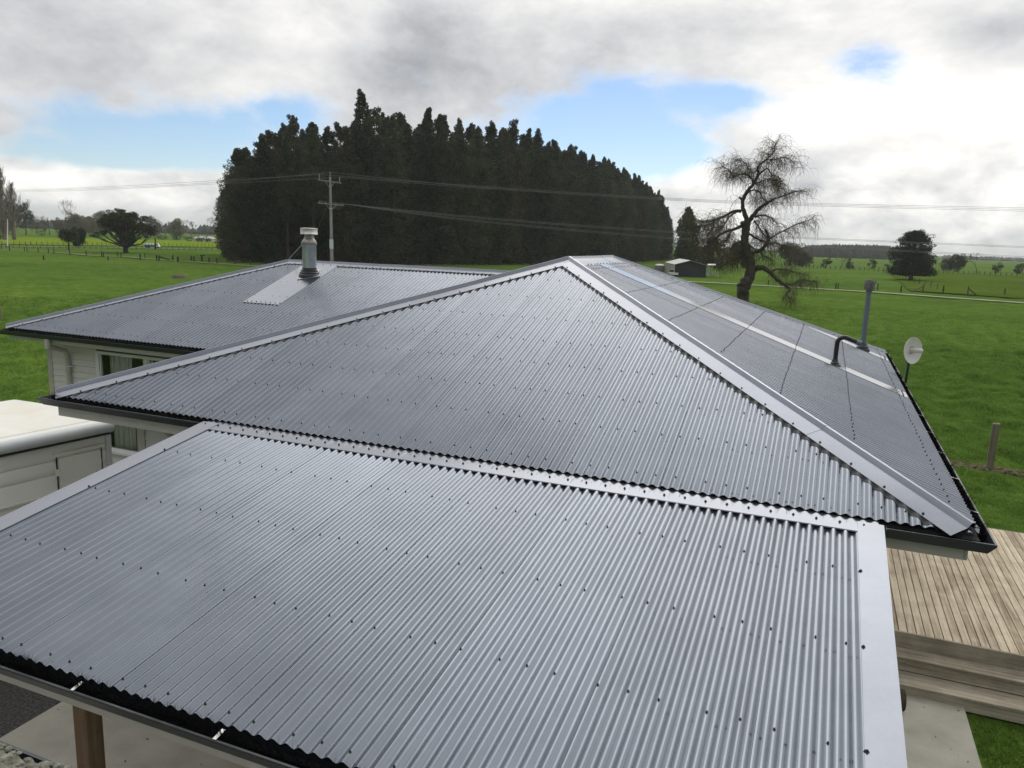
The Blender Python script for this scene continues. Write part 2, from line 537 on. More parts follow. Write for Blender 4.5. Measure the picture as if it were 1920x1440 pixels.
class MB:
    def __init__(s):
        s.v, s.f = [], []

    def add(s, vs, fs):
        b = len(s.v)
        s.v += [tuple(map(float, p)) for p in vs]
        s.f += [tuple(i + b for i in f) for f in fs]
        return s

    def hexa(s, p):   # 8 points: bottom 4 ccw, top 4 ccw
        return s.add(p, [(3, 2, 1, 0), (4, 5, 6, 7), (0, 1, 5, 4), (1, 2, 6, 5), (2, 3, 7, 6), (3, 0, 4, 7)])

    def box(s, x0, x1, y0, y1, z0, z1):
        return s.hexa([(x0, y0, z0), (x1, y0, z0), (x1, y1, z0), (x0, y1, z0),
                       (x0, y0, z1), (x1, y0, z1), (x1, y1, z1), (x0, y1, z1)])

    def bar(s, a, b, w, h, up=(0, 0, 1)):
        a, b = np.array(a, float), np.array(b, float)
        d = (b - a) / np.linalg.norm(b - a)
        r = np.cross(d, np.array(up, float))
        if np.linalg.norm(r) < 1e-6:
            r = np.cross(d, (0, 1, 0))
        r /= np.linalg.norm(r)
        u = np.cross(r, d)
        o = [(-w / 2, -h / 2), (w / 2, -h / 2), (w / 2, h / 2), (-w / 2, h / 2)]
        return s.hexa([a + r * i + u * j for i, j in o] + [b + r * i + u * j for i, j in o])

    def tube(s, pts, rad, n=8, cap=True):
        pts = [np.array(p, float) for p in pts]
        if not hasattr(rad, '__len__'):
            rad = [rad] * len(pts)
        vs, fs = [], []
        ref = None
        for i, p in enumerate(pts):
            d = pts[min(i + 1, len(pts) - 1)] - pts[max(i - 1, 0)]
            d = d / (np.linalg.norm(d) + 1e-12)
            if ref is None:
                ref = np.cross(d, (0, 0, 1)) if abs(d[2]) < .9 else np.cross(d, (1, 0, 0))
            ref = ref - d * (ref @ d)
            ref /= np.linalg.norm(ref) + 1e-12
            q = np.cross(d, ref)
            for k in range(n):
                a = 2 * PI * k / n
                vs.append(p + rad[i] * (math.cos(a) * ref + math.sin(a) * q))
        for i in range(len(pts) - 1):
            for k in range(n):
                k2 = (k + 1) % n
                fs.append((i * n + k, i * n + k2, (i + 1) * n + k2, (i + 1) * n + k))
        if cap:
            fs.append(tuple(range(n - 1, -1, -1)))
            fs.append(tuple((len(pts) - 1) * n + k for k in range(n)))
        return s.add(vs, fs)

    def lathe(s, c, prof, n=24, axis=None):
        """prof: (radius, height) up the axis"""
        c = np.array(c, float)
        ax = np.array(axis if axis is not None else (0, 0, 1), float)
        ax /= np.linalg.norm(ax)
        r = np.cross(ax, (0, 1, 0)) if abs(ax[1]) < .9 else np.cross(ax, (1, 0, 0))
        r /= np.linalg.norm(r)
        q = np.cross(ax, r)
        vs, fs = [], []
        for rr, h in prof:
            for k in range(n):
                a = 2 * PI * k / n
                vs.append(c + ax * h + rr * (math.cos(a) * r + math.sin(a) * q))
        for i in range(len(prof) - 1):
            for k in range(n):
                k2 = (k + 1) % n
                fs.append((i * n + k, i * n + k2, (i + 1) * n + k2, (i + 1) * n + k))
        fs.append(tuple(range(n - 1, -1, -1)))
        fs.append(tuple((len(prof) - 1) * n + k for k in range(n)))
        return s.add(vs, fs)

    def build(s, name, m, parent=None, smooth=False, bevel=0.0):
        me = bpy.data.meshes.new(name)
        me.from_pydata(s.v, [], s.f)
        me.materials.append(m)
        if smooth:
            me.polygons.foreach_set('use_smooth', [True] * len(me.polygons))
        o = bpy.data.objects.new(name, me)
        link(o, parent)
        if smooth == 'auto':
            me.set_sharp_from_angle(angle=math.radians(40))
        if bevel:
            bm = o.modifiers.new('bevel', 'BEVEL')
            bm.width = bevel
            bm.segments = 2
            bm.limit_method = 'ANGLE'
        return o


def np_mesh(name, V, Fq, m, smooth=False):
    """fast mesh from numpy arrays; Fq is (n,3) or (n,4)"""
    me = bpy.data.meshes.new(name)
    V = np.asarray(V, np.float32)
    Fq = np.asarray(Fq, np.int32)
    k = Fq.shape[1]
    me.vertices.add(len(V))
    me.vertices.foreach_set('co', V.ravel())
    me.loops.add(Fq.size)
    me.loops.foreach_set('vertex_index', Fq.ravel())
    me.polygons.add(len(Fq))
    me.polygons.foreach_set('loop_start', np.arange(0, Fq.size, k, dtype=np.int32))
    me.polygons.foreach_set('loop_total', np.full(len(Fq), k, np.int32))
    if smooth:
        me.polygons.foreach_set('use_smooth', np.ones(len(Fq), bool))
    me.materials.append(m)
    me.update(calc_edges=True)
    me.validate()
    return me


def np_obj(name, V, Fq, m, parent=None, smooth=False):
    return link(bpy.data.objects.new(name, np_mesh(name, V, Fq, m, smooth)), parent)


# ------------------------------------------------------------------ ground
_wv = [(rng.uniform(2.2, 9.0), rng.uniform(0, 2 * PI), rng.uniform(0, 2 * PI)) for _ in range(26)]


def lumps(x, y):
    z = np.zeros_like(x)
    for k, a, ph in _wv:
        z += np.sin(k * (x * math.cos(a) + y * math.sin(a)) + ph + .8 * np.sin(.31 * k * (x * math.sin(a) - y * math.cos(a)) + ph)) / k
    return z


def calm(x, y):     # 0 on the house platform, 1 out in the paddock
    dx = np.maximum(np.maximum(-13.4 - x, x - 4.4), 0)
    dy = np.maximum(np.maximum(-6 - y, y - 16.5), 0)
    return np.clip(np.hypot(dx, dy) / 3.0, 0.06, 1)


def ground_z(x, y):
    r = np.hypot(x, y)
    return lumps(x, y) * .075 * calm(x, y) * np.clip(1.4 - r / 110, .0, 1) - .03


rr = [2.0]
while rr[-1] < 75:
    rr.append(rr[-1] * 1.0105)
while rr[-1] < 3300:
    rr.append(rr[-1] * 1.05)
rr = np.array(rr)
az = np.radians(np.concatenate([np.arange(-66, 24, .45), np.arange(24, 294, 6)]))
A_, R_ = np.meshgrid(az, rr)
GX, GY = R_ * np.sin(A_), R_ * np.cos(A_)
GZ = ground_z(GX, GY)
nr, na = A_.shape
V = np.stack([GX.ravel(), GY.ravel(), GZ.ravel()], 1)
V = np.vstack([V, [[0, 0, -.03]]])
i, j = np.meshgrid(np.arange(nr - 1), np.arange(na), indexing='ij')
j2 = (j + 1) % na
Q = np.stack([(i * na + j).ravel(), ((i + 1) * na + j).ravel(), ((i + 1) * na + j2).ravel(), (i * na + j2).ravel()], 1)[:, ::-1]
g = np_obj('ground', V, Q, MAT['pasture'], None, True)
tag(g, kind='structure')
cap_ = MB().add([(-3, -3, -.031), (3, -3, -.031), (3, 3, -.031), (-3, 3, -.031)], [(0, 1, 2, 3)]).build('ground', MAT['pasture'], g)


def sheet_poly(name, pts, z, m, nsub=0):
    b = MB()
    b.add([(p[0], p[1], z) for p in pts], [tuple(range(len(pts)))])
    o = b.build(name, m)
    if o.data.polygons[0].normal.z < 0:
        o.data.flip_normals()
    return tag(o, kind='structure')


def ribbon(name, line, width, z, m, jitter=0.0):
    line = [np.array(p[:2], float) for p in line]
    vs, fs = [], []
    pts = []
    for a, b_ in zip(line[:-1], line[1:]):
        n = max(1, int(np.linalg.norm(b_ - a) / 2.5))
        pts += [a + (b_ - a) * k / n for k in range(n)]
    pts.append(line[-1])
    for k, p in enumerate(pts):
        d = pts[min(k + 1, len(pts) - 1)] - pts[max(k - 1, 0)]
        d /= np.linalg.norm(d)
        q = np.array([-d[1], d[0]])
        w1 = width / 2 * (1 + random.uniform(-jitter, jitter))
        w2 = width / 2 * (1 + random.uniform(-jitter, jitter))
        vs += [(*(p - q * w1), z), (*(p + q * w2), z)]
    for k in range(len(pts) - 1):
        fs.append((2 * k, 2 * k + 2, 2 * k + 3, 2 * k + 1))
    o = MB().add(vs, fs).build(name, m)
    if o.data.polygons[0].normal.z < 0:
        o.data.flip_normals()
    return tag(o, kind='structure')


sheet_poly('grove_floor', [(-88, 95), (-80, 95.5), (-72, 105), (-62, 125), (-55, 154), (-50.5, 190), (-48.5, 225), (-48.5, 292), (-75, 292), (-80, 200), (-90, 130)], .05, MAT['drygrass'])
# left paddock with sunlight painted into its green, a yellower right one, the road and the farm race
sheet_poly('paddock', [ground(-60, 458), ground(120, 460), ground(418, 464), ground(418, 453), ground(120, 447), ground(-60, 443)], .10, MAT['sunlit_pasture'])
sheet_poly('paddock', [ground(1705, 546), ground(1990, 566), ground(1990, 520), ground(1690, 508), ground(1668, 512)], .10, MAT['yellow_pasture'])
ribbon('road', [ground(-80, 461.5), ground(100, 463.5), ground(240, 465.2), ground(418, 469)], 2.6, .14, MAT['road'])
ribbon('farm_track', [ground(1270, 528), ground(1400, 535), ground(1500, 541), ground(1640, 549), ground(1760, 558), ground(1920, 569.5), ground(2050, 578)], 1.3, .12, MAT['race'], .25)
ribbon('fence_strip', [ground(-20, 469), ground(60, 471), ground(110, 474.5), ground(170, 480), ground(240, 483), ground(300, 488), ground(390, 494), ground(480, 500)], .9, .12, MAT['drygrass'], .5)
sheet_poly('road', [(-12.6, -2), (-6.862, -2), (-6.862, 5.6), (-12.6, 5.6)], .03, MAT['gravel'])

# ------------------------------------------------------------------ the house
EZ, T = 3.080, .36
XL, XR, Y0, Y1 = -7.65, 1.12, 5.68, 15.75
HW = (XR - XL) / 2
XC = (XL + XR) / 2
YR0, YR1 = Y0 + HW, 12.35
WX, WY, WH = -13.30, 9.12, 3.44
WB = WY + 2 * WH
P, A = .0762, .0100
Z = np.array([0, 0, 1.0])

house = empty('house', (XC, 10.5, 0), 'long low house with a new grey corrugated steel hip roof, filling the middle', 'house')


def under(o, parent):           # parts carry world coordinates; keep them when parented to a moved Empty
    o.parent = parent
    o.matrix_parent_inverse = Matrix.Translation(-Vector(root_loc(parent)))
    return o


def root_loc(o):
    return tuple(o.matrix_basis.translation) if o.type == 'EMPTY' else (0, 0, 0)


def part(b, name, m, parent, **kw):
    o = b.build(name, m, None, **kw)
    return under(o, parent)


def prof(u, ph):
    return A * np.cos(2 * PI * (u - ph) / P)


def plane_n(u, v):
    n = np.cross(u, v)
    n = n / np.linalg.norm(n)
    return n if n[2] > 0 else -n


class Plane:
    def __init__(s, o, u, v, ulen, lo, hi, ph=0.0, start=0.0):
        s.o, s.u, s.v = np.array(o, float), np.array(u, float), np.array(v, float)
        s.ulen, s.lo, s.hi, s.ph, s.start = ulen, lo, hi, ph, start
        s.n = plane_n(s.u, s.v)

    def pt(s, u, t, h=0.0):
        return s.o + s.u * u + s.v * t + s.n * h


def lay_sheets(pl, parent, m, brk=(), seg=12):
    u0 = pl.start
    k = 0
    while u0 < pl.ulen - .02:
        a, b_ = max(u0, 0), min(u0 + 10 * P + .9 * P, pl.ulen)
        us = np.arange(u0, u0 + 10.9 * P, P / seg)
        us = np.unique(np.clip(np.concatenate([us, [a, b_], [x for x in brk if a < x < b_]]), a, b_))
        vs, fs = [], []
        for x in us:
            lo, hi = pl.lo(x), pl.hi(x)
            hi = max(hi, lo)
            lift = .0016 if x > u0 + 9.9 * P else 0.0
            h = prof(x, pl.ph) + lift
            vs += [pl.pt(x, lo, h), pl.pt(x, hi, h)]
        for q in range(len(us) - 1):
            if pl.hi(us[q]) - pl.lo(us[q]) > 1e-3 or pl.hi(us[q + 1]) - pl.lo(us[q + 1]) > 1e-3:
                fs.append((2 * q, 2 * q + 2, 2 * q + 3, 2 * q + 1))
        if fs:
            b = MB().add(vs, fs)
            o = b.build('roof_sheet', m, None, smooth=True)
            if o.data.polygons[len(fs) // 2].normal @ Vector(pl.n) < 0:
                o.data.flip_normals()
            under(o, parent)
        u0 += 10 * P
        k += 1


def screw(b, p, n, sc=1.0):
    b.lathe(p, [(.0105 * sc, -.002), (.0105 * sc, .002), (.0065 * sc, .0035), (.0062 * sc, .009), (.004 * sc, .0115)], 6, n)


def screw_rows(pl, parent, rows, steps=(2, 2, 3), clear=.22, name='roof_screw'):
    b = MB()
    n = int(pl.ulen / P)
    for r, t in enumerate(rows):
        i = r % 3
        k = 0
        while i < n:
            u = pl.ph + (i - math.floor(pl.ph / P)) * P
            if 0 < u < pl.ulen and pl.lo(u) + .02 < t < pl.hi(u) - clear:
                screw(b, pl.pt(u, t + random.uniform(-.006, .006), A + .0005), pl.n, .70)
            i += steps[k % len(steps)]
            k += 1
    if b.v:
        o = part(b, name, MAT['screw'], parent)
        o['kind'] = 'stuff'


def line_cap(parent, p0, p1, pa, pb, wa, wb, name='hip_cap', soft=(), every=.34, ends=None):
    """folded steel cap along p0-p1 over planes pa and pb, with a roll on the line"""
    p0, p1 = np.array(p0, float), np.array(p1, float)
    d = (p1 - p0) / np.linalg.norm(p1 - p0)
    L = np.linalg.norm(p1 - p0)

    def down(pl):
        a = np.cross(pl.n, d)
        return a if a[2] < 0 else -a
    aa, ab_ = down(pa), down(pb)
    up = pa.n + pb.n
    up /= np.linalg.norm(up)
    sec = [aa * wa + pa.n * .006, aa * wa + pa.n * .0125, aa * (wa * .5) + pa.n * .017, aa * .034 + pa.n * .018, aa * .027 + up * .036, aa * .012 + up * .048,
           ab_ * .012 + up * .048, ab_ * .027 + up * .036, ab_ * .034 + pb.n * .018, ab_ * (wb * .5) + pb.n * .017, ab_ * wb + pb.n * .0125, ab_ * wb + pb.n * .006]
    m = len(sec)
    s0 = -random.uniform(0, 1.2)
    j = 0
    while s0 < L:
        e0, e1 = max(0, s0), min(L, s0 + 2.46)
        s0 += 2.4
        if e1 - e0 < .03:
            continue
        n = max(2, int((e1 - e0) / .4))
        vs, fs = [], []
        for k in range(n + 1):
            p = p0 + d * (e0 + (e1 - e0) * k / n)
            wob = random.uniform(-.0012, .0012) + (.0022 if j % 2 else 0)
            vs += [p + q + up * wob for q in sec]
        for k in range(n):
            for q in range(m - 1):
                fs.append((k * m + q, (k + 1) * m + q, (k + 1) * m + q + 1, k * m + q + 1))
        under(MB().add(vs, fs).build(name, MAT['flash'], None, smooth='auto'), parent)
        j += 1
    # scribed soft edge following the corrugations
    for pl, a, w in ((pa, aa, wa), (pb, ab_, wb)):
        if pl not in soft:
            continue
        vs, fs = [], []
        du = abs(d @ pl.u)
        cnt = int(L * max(du, .2) / (P / 10))
        for k in range(cnt + 1):
            p = p0 + d * L * k / cnt
            vs.append(p + a * (w - .008) + pl.n * .0115)
            for e in (w + .004, w + .016, w + .028, w + .038):
                q = p + a * e
                u = (q - pl.o) @ pl.u
                t = (q - pl.o) @ (pl.v / (pl.v @ pl.v))
                if t < .02:
                    q = q + pl.v * (.02 - t)
                vs.append(q - pl.n * ((q - pl.o) @ pl.n) + pl.n * (prof(u, pl.ph) + .0026))
        fs = [(5 * k + q, 5 * k + q + 1, 5 * k + q + 6, 5 * k + q + 5) for k in range(cnt) for q in range(4)]
        part(MB().add(vs, fs), 'soft_edge', MAT['softedge'], parent, smooth=True)
    # fixings along both edges
    b = MB()
    for a, w, pl in ((aa, wa, pa), (ab_, wb, pb)):
        s = .25
        while s < L - .15:
            screw(b, p0 + d * (s + random.uniform(-.02, .02)) + a * (w - .022) + pl.n * .0135, pl.n)
            s += every
    o = part(b, 'cap_screw', MAT['screw'], parent)
    o['kind'] = 'stuff'


zero = lambda u: 0.0
front = Plane((XL, Y0, EZ), (1, 0, 0), (0, 1, T), 2 * HW, zero, lambda u: max(0, min(u, 2 * HW - u) - .05), ph=(-5.425 - XL) % P, start=-.34)
k_far = HW / (Y1 - YR1)
dep = Y1 - Y0
right = Plane((XR, Y0, EZ), (0, 1, 0), (-1, 0, T), dep, zero, lambda u: max(0, min(u, HW, (dep - u) * k_far) - .05), ph=.02)


def left_lo(u):
    y = Y0 + u
    return max(0.0, min(y - WY, WB - y))


left = Plane((XL, Y0, EZ), (0, 1, 0), (1, 0, T), dep, left_lo, lambda u: max(0, min(u, HW, (dep - u) * k_far) - .05), ph=.02)
back = Plane((XL, Y1, EZ), (1, 0, 0), (0, -1, T * k_far), 2 * HW, zero, lambda u: max(0, min(u, 2 * HW - u) / k_far - .05), ph=.02)
WL = XL - WX
wfront = Plane((WX, WY, EZ), (1, 0, 0), (0, 1, T), WL + WH, lambda u: max(0, u - WL), lambda u: max(0, min(u, WH) - .04), ph=.03)
wback = Plane((WX, WB, EZ), (1, 0, 0), (0, -1, T), WL + WH, lambda u: max(0, u - WL), lambda u: max(0, min(u, WH) - .04), ph=.03)
wleft = Plane((WX, WY, EZ), (0, 1, 0), (1, 0, T), 2 * WH, zero, lambda u: max(0, min(u, 2 * WH - u) - .04), ph=.02)

# roof carcass under the sheets
RZ = EZ + HW * T
WZ = EZ + WH * T
dz = .045
rb = MB()
rb.add([(XL, Y0, EZ - dz), (XR, Y0, EZ - dz), (XR, Y1, EZ - dz), (XL, Y1, EZ - dz), (XC, YR0, RZ - dz), (XC, YR1, RZ - dz)],
       [(0, 1, 4), (1, 2, 5, 4), (2, 3, 5), (3, 0, 4, 5)])
rb.add([(WX, WY, EZ - dz), (XL, WY, EZ - dz), (XL + WH, WY + WH, WZ - dz), (WX + WH, WY + WH, WZ - dz), (WX, WB, EZ - dz), (XL, WB, EZ - dz)],
       [(0, 1, 2, 3), (4, 0, 3), (5, 4, 3, 2)])
roof = part(rb, 'roof', MAT['dark'], house)
for pl, br in ((front, (HW,)), (right, (HW, dep - HW / k_far)), (left, (HW, dep - HW / k_far, WY - Y0, WY + WH - Y0)), (back, (HW,)), (wfront, (WH, WL)), (wback, (WH, WL)), (wleft, (WH,))):
    lay_sheets(pl, roof, MAT['sheet'], br)
screw_rows(front, roof, (.12, .66, 1.12, 1.62, 2.08, 2.60, 3.14, 3.66, 4.1))
screw_rows(right, roof, (.14, .78, 1.42, 2.06, 2.72, 3.38, 4.05), (2, 2, 2))
screw_rows(left, roof, (.14, .78, 1.42, 2.06, 2.72, 3.38, 4.05))
screw_rows(wfront, roof, (.14, .72, 1.30, 1.90, 2.50, 3.10))
a1, a2 = front.pt(0, 0), front.pt(2 * HW, 0)
apex, far = np.array((XC, YR0, RZ)), np.array((XC, YR1, RZ))
b1, b2 = np.array((XL, Y1, EZ)), np.array((XR, Y1, EZ))
line_cap(roof, a1 + (apex - a1) * .012, apex, front, left, .185, .16, soft=(front, left))
line_cap(roof, a2 + (apex - a2) * .012, apex, front, right, .185, .10, soft=(front,))
line_cap(roof, b2, far, right, back, .10, .16)
line_cap(roof, b1 + (far - b1) * .9, far, left, back, .16, .16)
line_cap(roof, apex - (0, .02, 0), far + (0, .02, 0), left, right, .17, .24, 'ridge_cap', every=.16)
w1, wa_ = wfront.pt(0, 0), np.array((WX + WH, WY + WH, WZ))
w2, wb_ = wback.pt(0, 0), np.array((XL + WH - .05, WY + WH, WZ))
line_cap(roof, w1 + (wa_ - w1) * .01, wa_, wfront, wleft, .14, .14, soft=(wfront,))
line_cap(roof, w2, wa_, wback, wleft, .14, .14)
line_cap(roof, wa_, wb_, wfront, wback, .13, .13, 'ridge_cap', soft=(wfront,), every=.16)


def strip(pl, u0, u1, t0, t1, parent, name='flashing', h=.0125, m='flash'):
    n = max(2, int((t1 - t0) / .4))
    vs, fs = [], []
    for k in range(n + 1):
        t = t0 + (t1 - t0) * k / n
        for u, hh in ((u0, h - .010), (u0, h), ((u0 + u1) / 2, h + random.uniform(0, .004)), (u1, h), (u1, h - .010)):
            vs.append(pl.pt(u, t, hh))
    for k in range(n):
        for q in range(4):
            fs.append((k * 5 + q, k * 5 + q + 1, (k + 1) * 5 + q + 1, (k + 1) * 5 + q))
    vs += [pl.pt(u0, t0, h - .008), pl.pt(u1, t0, h - .008)]
    fs.append((0, len(vs) - 2, len(vs) - 1, 4))
    o = part(MB().add(vs, fs), name, MAT[m], parent, smooth='auto')
    if o.data.polygons[1].normal @ Vector(pl.n) < 0:
        o.data.flip_normals()
    b = MB()
    for q in np.arange(u0 + .06, u1, .1):
        screw(b, pl.pt(q, t0 + .05, h + .002), pl.n)
    s = part(b, 'cap_screw', MAT['screw'], parent)
    s['kind'] = 'stuff'
    return o


strip(right, 10.79 - Y0, 11.20 - Y0, .02, HW - .20, roof, m='glare_chase')
strip(right, 14.36 - Y0, 14.74 - Y0, .02, 1.35, roof, m='glare_chase')
strip(wfront, -9.40 - WX, -8.63 - WX, 10.71 - WY, WH - .10, roof)

# closure foam seen as dark diamonds under the front sheets where the carport flashing runs
vs, fs = [], []
us = np.arange(-5.43 - XL, .44 - XL, P / 10)
for u in us:
    vs += [front.pt(u, .035, -.018), front.pt(u, .035, prof(u, front.ph) - .0012)]
fs = [(2 * k, 2 * k + 2, 2 * k + 3, 2 * k + 1) for k in range(len(us) - 1)]
part(MB().add(vs, fs), 'closure_foam', MAT['foam'], roof)


# ------------------------------------------------------------------ gutters, fascias
def sweep(path, profile, closed_ends=True):
    """profile (offset to the right of travel, z) swept along a mitred plan path"""
    b = MB()
    path = [np.array(p, float) for p in path]
    m = len(profile)
    vs, fs = [], []
    for k, p in enumerate(path):
        d1 = path[k] - path[k - 1] if k else path[1] - path[0]
        d2 = path[k + 1] - path[k] if k < len(path) - 1 else path[k] - path[k - 1]
        d1, d2 = d1 / np.linalg.norm(d1), d2 / np.linalg.norm(d2)
        n1, n2 = np.array([d1[1], -d1[0], 0]), np.array([d2[1], -d2[0], 0])
        mm = (n1 + n2) / (1 + n1 @ n2)
        vs += [p + mm * o + Z * z for o, z in profile]
    for k in range(len(path) - 1):
        for q in range(m):
            q2 = (q + 1) % m
            fs.append((k * m + q, k * m + q2, (k + 1) * m + q2, (k + 1) * m + q))
    if closed_ends:
        fs.append(tuple(range(m)))
        fs.append(tuple((len(path) - 1) * m + q for q in range(m - 1, -1, -1)))
    return b.add(vs, fs)


GPROF = [(0, .006), (0, -.075), (.088, -.075), (.128, -.008), (.128, .004), (.116, .004), (.116, -.006), (.082, -.069), (.006, -.069), (.006, .006)]


def stop_end(b, p, d):
    n = np.array([d[1], -d[0], 0])
    q = [p + n * o + Z * z for o, z in ((0, .005), (0, -.075), (.088, -.075), (.128, -.008))]
    d3 = np.array([d[0], d[1], 0]) * .003
    b.hexa([x - d3 for x in q] + [x + d3 for x in q])


def gutter(path, parent, name='gutter', stops=(0, 1), brushed=True, brackets=(), dens=1000):
    b = sweep(path, GPROF)
    path = [np.array(p, float) for p in path]
    for s in stops:
        p, q = (path[0], path[1]) if s == 0 else (path[-1], path[-2])
        d = (q - p) / np.linalg.norm(q - p)
        stop_end(b, p, d if s == 0 else -d)
    g = part(b, name, MAT['gutter'], parent)
    if brushed:
        V_, F_ = [], []
        for p, q in zip(path[:-1], path[1:]):
            L = np.linalg.norm(q - p)
            d = (q - p) / L
            n = np.array([d[1], -d[0], 0])
            c0 = p + n * .076 - Z * .010
            cnt = int(L * dens)
            t = rng.uniform(0, L, cnt)
            a = rng.uniform(0, 2 * PI, cnt)
            ln = rng.uniform(.05, .085, cnt) * (1 + .35 * np.sin(t * 9 + 2 * np.sin(t * 3)))
            rad = np.cos(a)[:, None] * n + np.sin(a)[:, None] * Z
            rad = rad + d * rng.normal(0, .22, cnt)[:, None]
            base = c0 + d * t[:, None] + rad * .008
            tip = c0 + d * t[:, None] + rad * ln[:, None]
            tip[:, 2] = np.maximum(tip[:, 2], p[2] - .066)
            off = ((tip - p) @ n)
            zr = tip[:, 2] - p[2]
            lim = np.minimum(.112, .080 + .5 * (zr + .07))
            off2 = np.minimum(np.maximum(off, .004), lim)
            stray = (rng.random(cnt) < .16) & (off2 < .05) & (zr > 0)
            off2 = np.where((off2 < .048) & (zr > -.02) & ~stray, rng.uniform(.048, .075, cnt), off2)
            off2 = np.where(stray, rng.uniform(.015, .05, cnt), off2)
            tip[:, 2] = np.where(stray, p[2] + rng.uniform(.03, .075, cnt), tip[:, 2])
            base = np.where(stray[:, None], c0 + d * t[:, None] - n * .02 + Z * .01, base)
            tip += n * (off2 - off)[:, None]
            s = np.cross(rad, d) * .0016
            k = len(V_)
            V_.append(np.stack([base - s, base + s, tip], 1).reshape(-1, 3))
        V_ = np.vstack(V_)
        F_ = np.arange(len(V_)).reshape(-1, 3)
        o = np_obj('gutter_brush', V_, F_, MAT['bristle'])
        under(o, g)
        core = MB()
        for p, q in zip(path[:-1], path[1:]):
            d = (q - p) / np.linalg.norm(q - p)
            n = np.array([d[1], -d[0], 0])
            pts = [p + d * s + n * (.066 + .003 * math.sin(s * 5)) - Z * (.030 + .004 * math.sin(s * 8)) for s in np.arange(.08, np.linalg.norm(q - p) - .08, .06)]
            core.tube(pts, [.027 + .004 * random.random() for _ in pts], 7)
        under(core.build('gutter_brush', MAT['bristle'], None), g)
    for seg, every, off in brackets:
        p, q = path[seg], path[seg + 1]
        L = np.linalg.norm(q - p)
        d = (q - p) / L
        n = np.array([d[1], -d[0], 0])
        s = off
        while s < L - .1:
            c = p + d * s
            bb = MB().bar(c + n * (.058 if brushed else .012) + Z * .018, c + n * .122 + Z * .007, .020, .002)
            under(bb.build('gutter_bracket', MAT['bracket'], None), g)
            s += every
    return g


gz = 3.048
gi = .045
# front left: carport side -> corner -> left side; front right: corner to the far end
gutter([(XL + gi, WY - .1, gz), (XL + gi, Y0 + gi, gz), (-5.455, Y0 + gi, gz)], house, dens=1300)
gutter([(.55, Y0 + gi, gz), (XR - gi, Y0 + gi, gz), (XR - gi, Y1 - gi, gz)], house, brackets=((1, .9, .55),), dens=1300)
gutter([(WX + gi, WB - gi, gz - .02), (WX + gi, WY + gi, gz - .02), (XL - .25, WY + gi, gz - .02)], house, dens=700)


def fascia(x0, x1, y0, y1, z0=2.862, z1=3.045):
    part(MB().box(x0, x1, y0, y1, z0, z1), 'fascia', MAT['fascia'], house, bevel=.004)


fascia(XL + .06, -5.40, Y0 + .046, Y0 + .07, 2.845)
fascia(.50, XR - .075, Y0 + .046, Y0 + .07, 2.87)
fascia(-5.40, .50, Y0 + .052, Y0 + .075, 2.86, 3.02)
fascia(XL + .046, XL + .07, Y0 + .07, WY - .1)
fascia(XR - .07, XR - .046, Y0 + .07, Y1 - .05)
fascia(WX + .06, XL - .1, WY + .046, WY + .07, 2.875, 3.03)
fascia(WX + .046, WX + .07, WY + .07, WB - .06, 2.875, 3.03)
fascia(WX + .06, XC, WB - .07, WB - .046, 2.875, 3.03)
sof = MB()
sof.box(XL + .075, XR - .075, Y0 + .08, 6.26, 2.90, 2.915)
sof.box(XL + .075, -7.0, 6.26, WY, 2.90, 2.915)
sof.box(.45, XR - .075, 6.26, Y1 - .1, 2.90, 2.915)
sof.box(WX + .075, XL + .1, WY + .075, 9.60, 2.90, 2.915)
part(sof, 'soffit', MAT['fascia'], house)

# ------------------------------------------------------------------ walls, boards, windows
BZ = .112


def board_wall(parent, axis, fixed, out, a0, a1, z0, z1, holes=()):
    """weatherboards one by one on a wall face; axis 0: along x at y = fixed, axis 1: along y at x = fixed"""
    z = z0
    while z < z1 - .02:
        zt = min(z + BZ, z1)
        segs = [(a0, a1)]
        for h0, h1, hz0, hz1 in holes:
            if zt > hz0 + .01 and z < hz1 - .01:
                ns = []
                for s0, s1 in segs:
                    if h0 > s0: ns.append((s0, min(h0, s1)))
                    if h1 < s1: ns.append((max(h1, s0), s1))
                segs = ns
        for s0, s1 in segs:
            if s1 - s0 < .03:
                continue
            o0, o1 = fixed + out * .024, fixed + out * .010
            if axis == 0:
                q = [(s0, fixed + out * .001, z + .006), (s1, fixed + out * .001, z + .006), (s1, o0, z + .006), (s0, o0, z + .006),
                     (s0, fixed + out * .001, zt), (s1, fixed + out * .001, zt), (s1, o1, zt), (s0, o1, zt)]
            else:
                q = [(fixed, s0, z + .006), (fixed, s1, z + .006), (o0, s1, z + .006), (o0, s0, z + .006),
                     (fixed, s0, zt), (fixed, s1, zt), (o1, s1, zt), (o1, s0, zt)]
            b = MB().add(q, [(0, 1, 2, 3), (7, 6, 5, 4), (0, 4, 5, 1), (1, 5, 6, 2), (2, 6, 7, 3), (3, 7, 4, 0)])
            under(b.build('weatherboard', MAT['board'], None), parent)
        z = zt


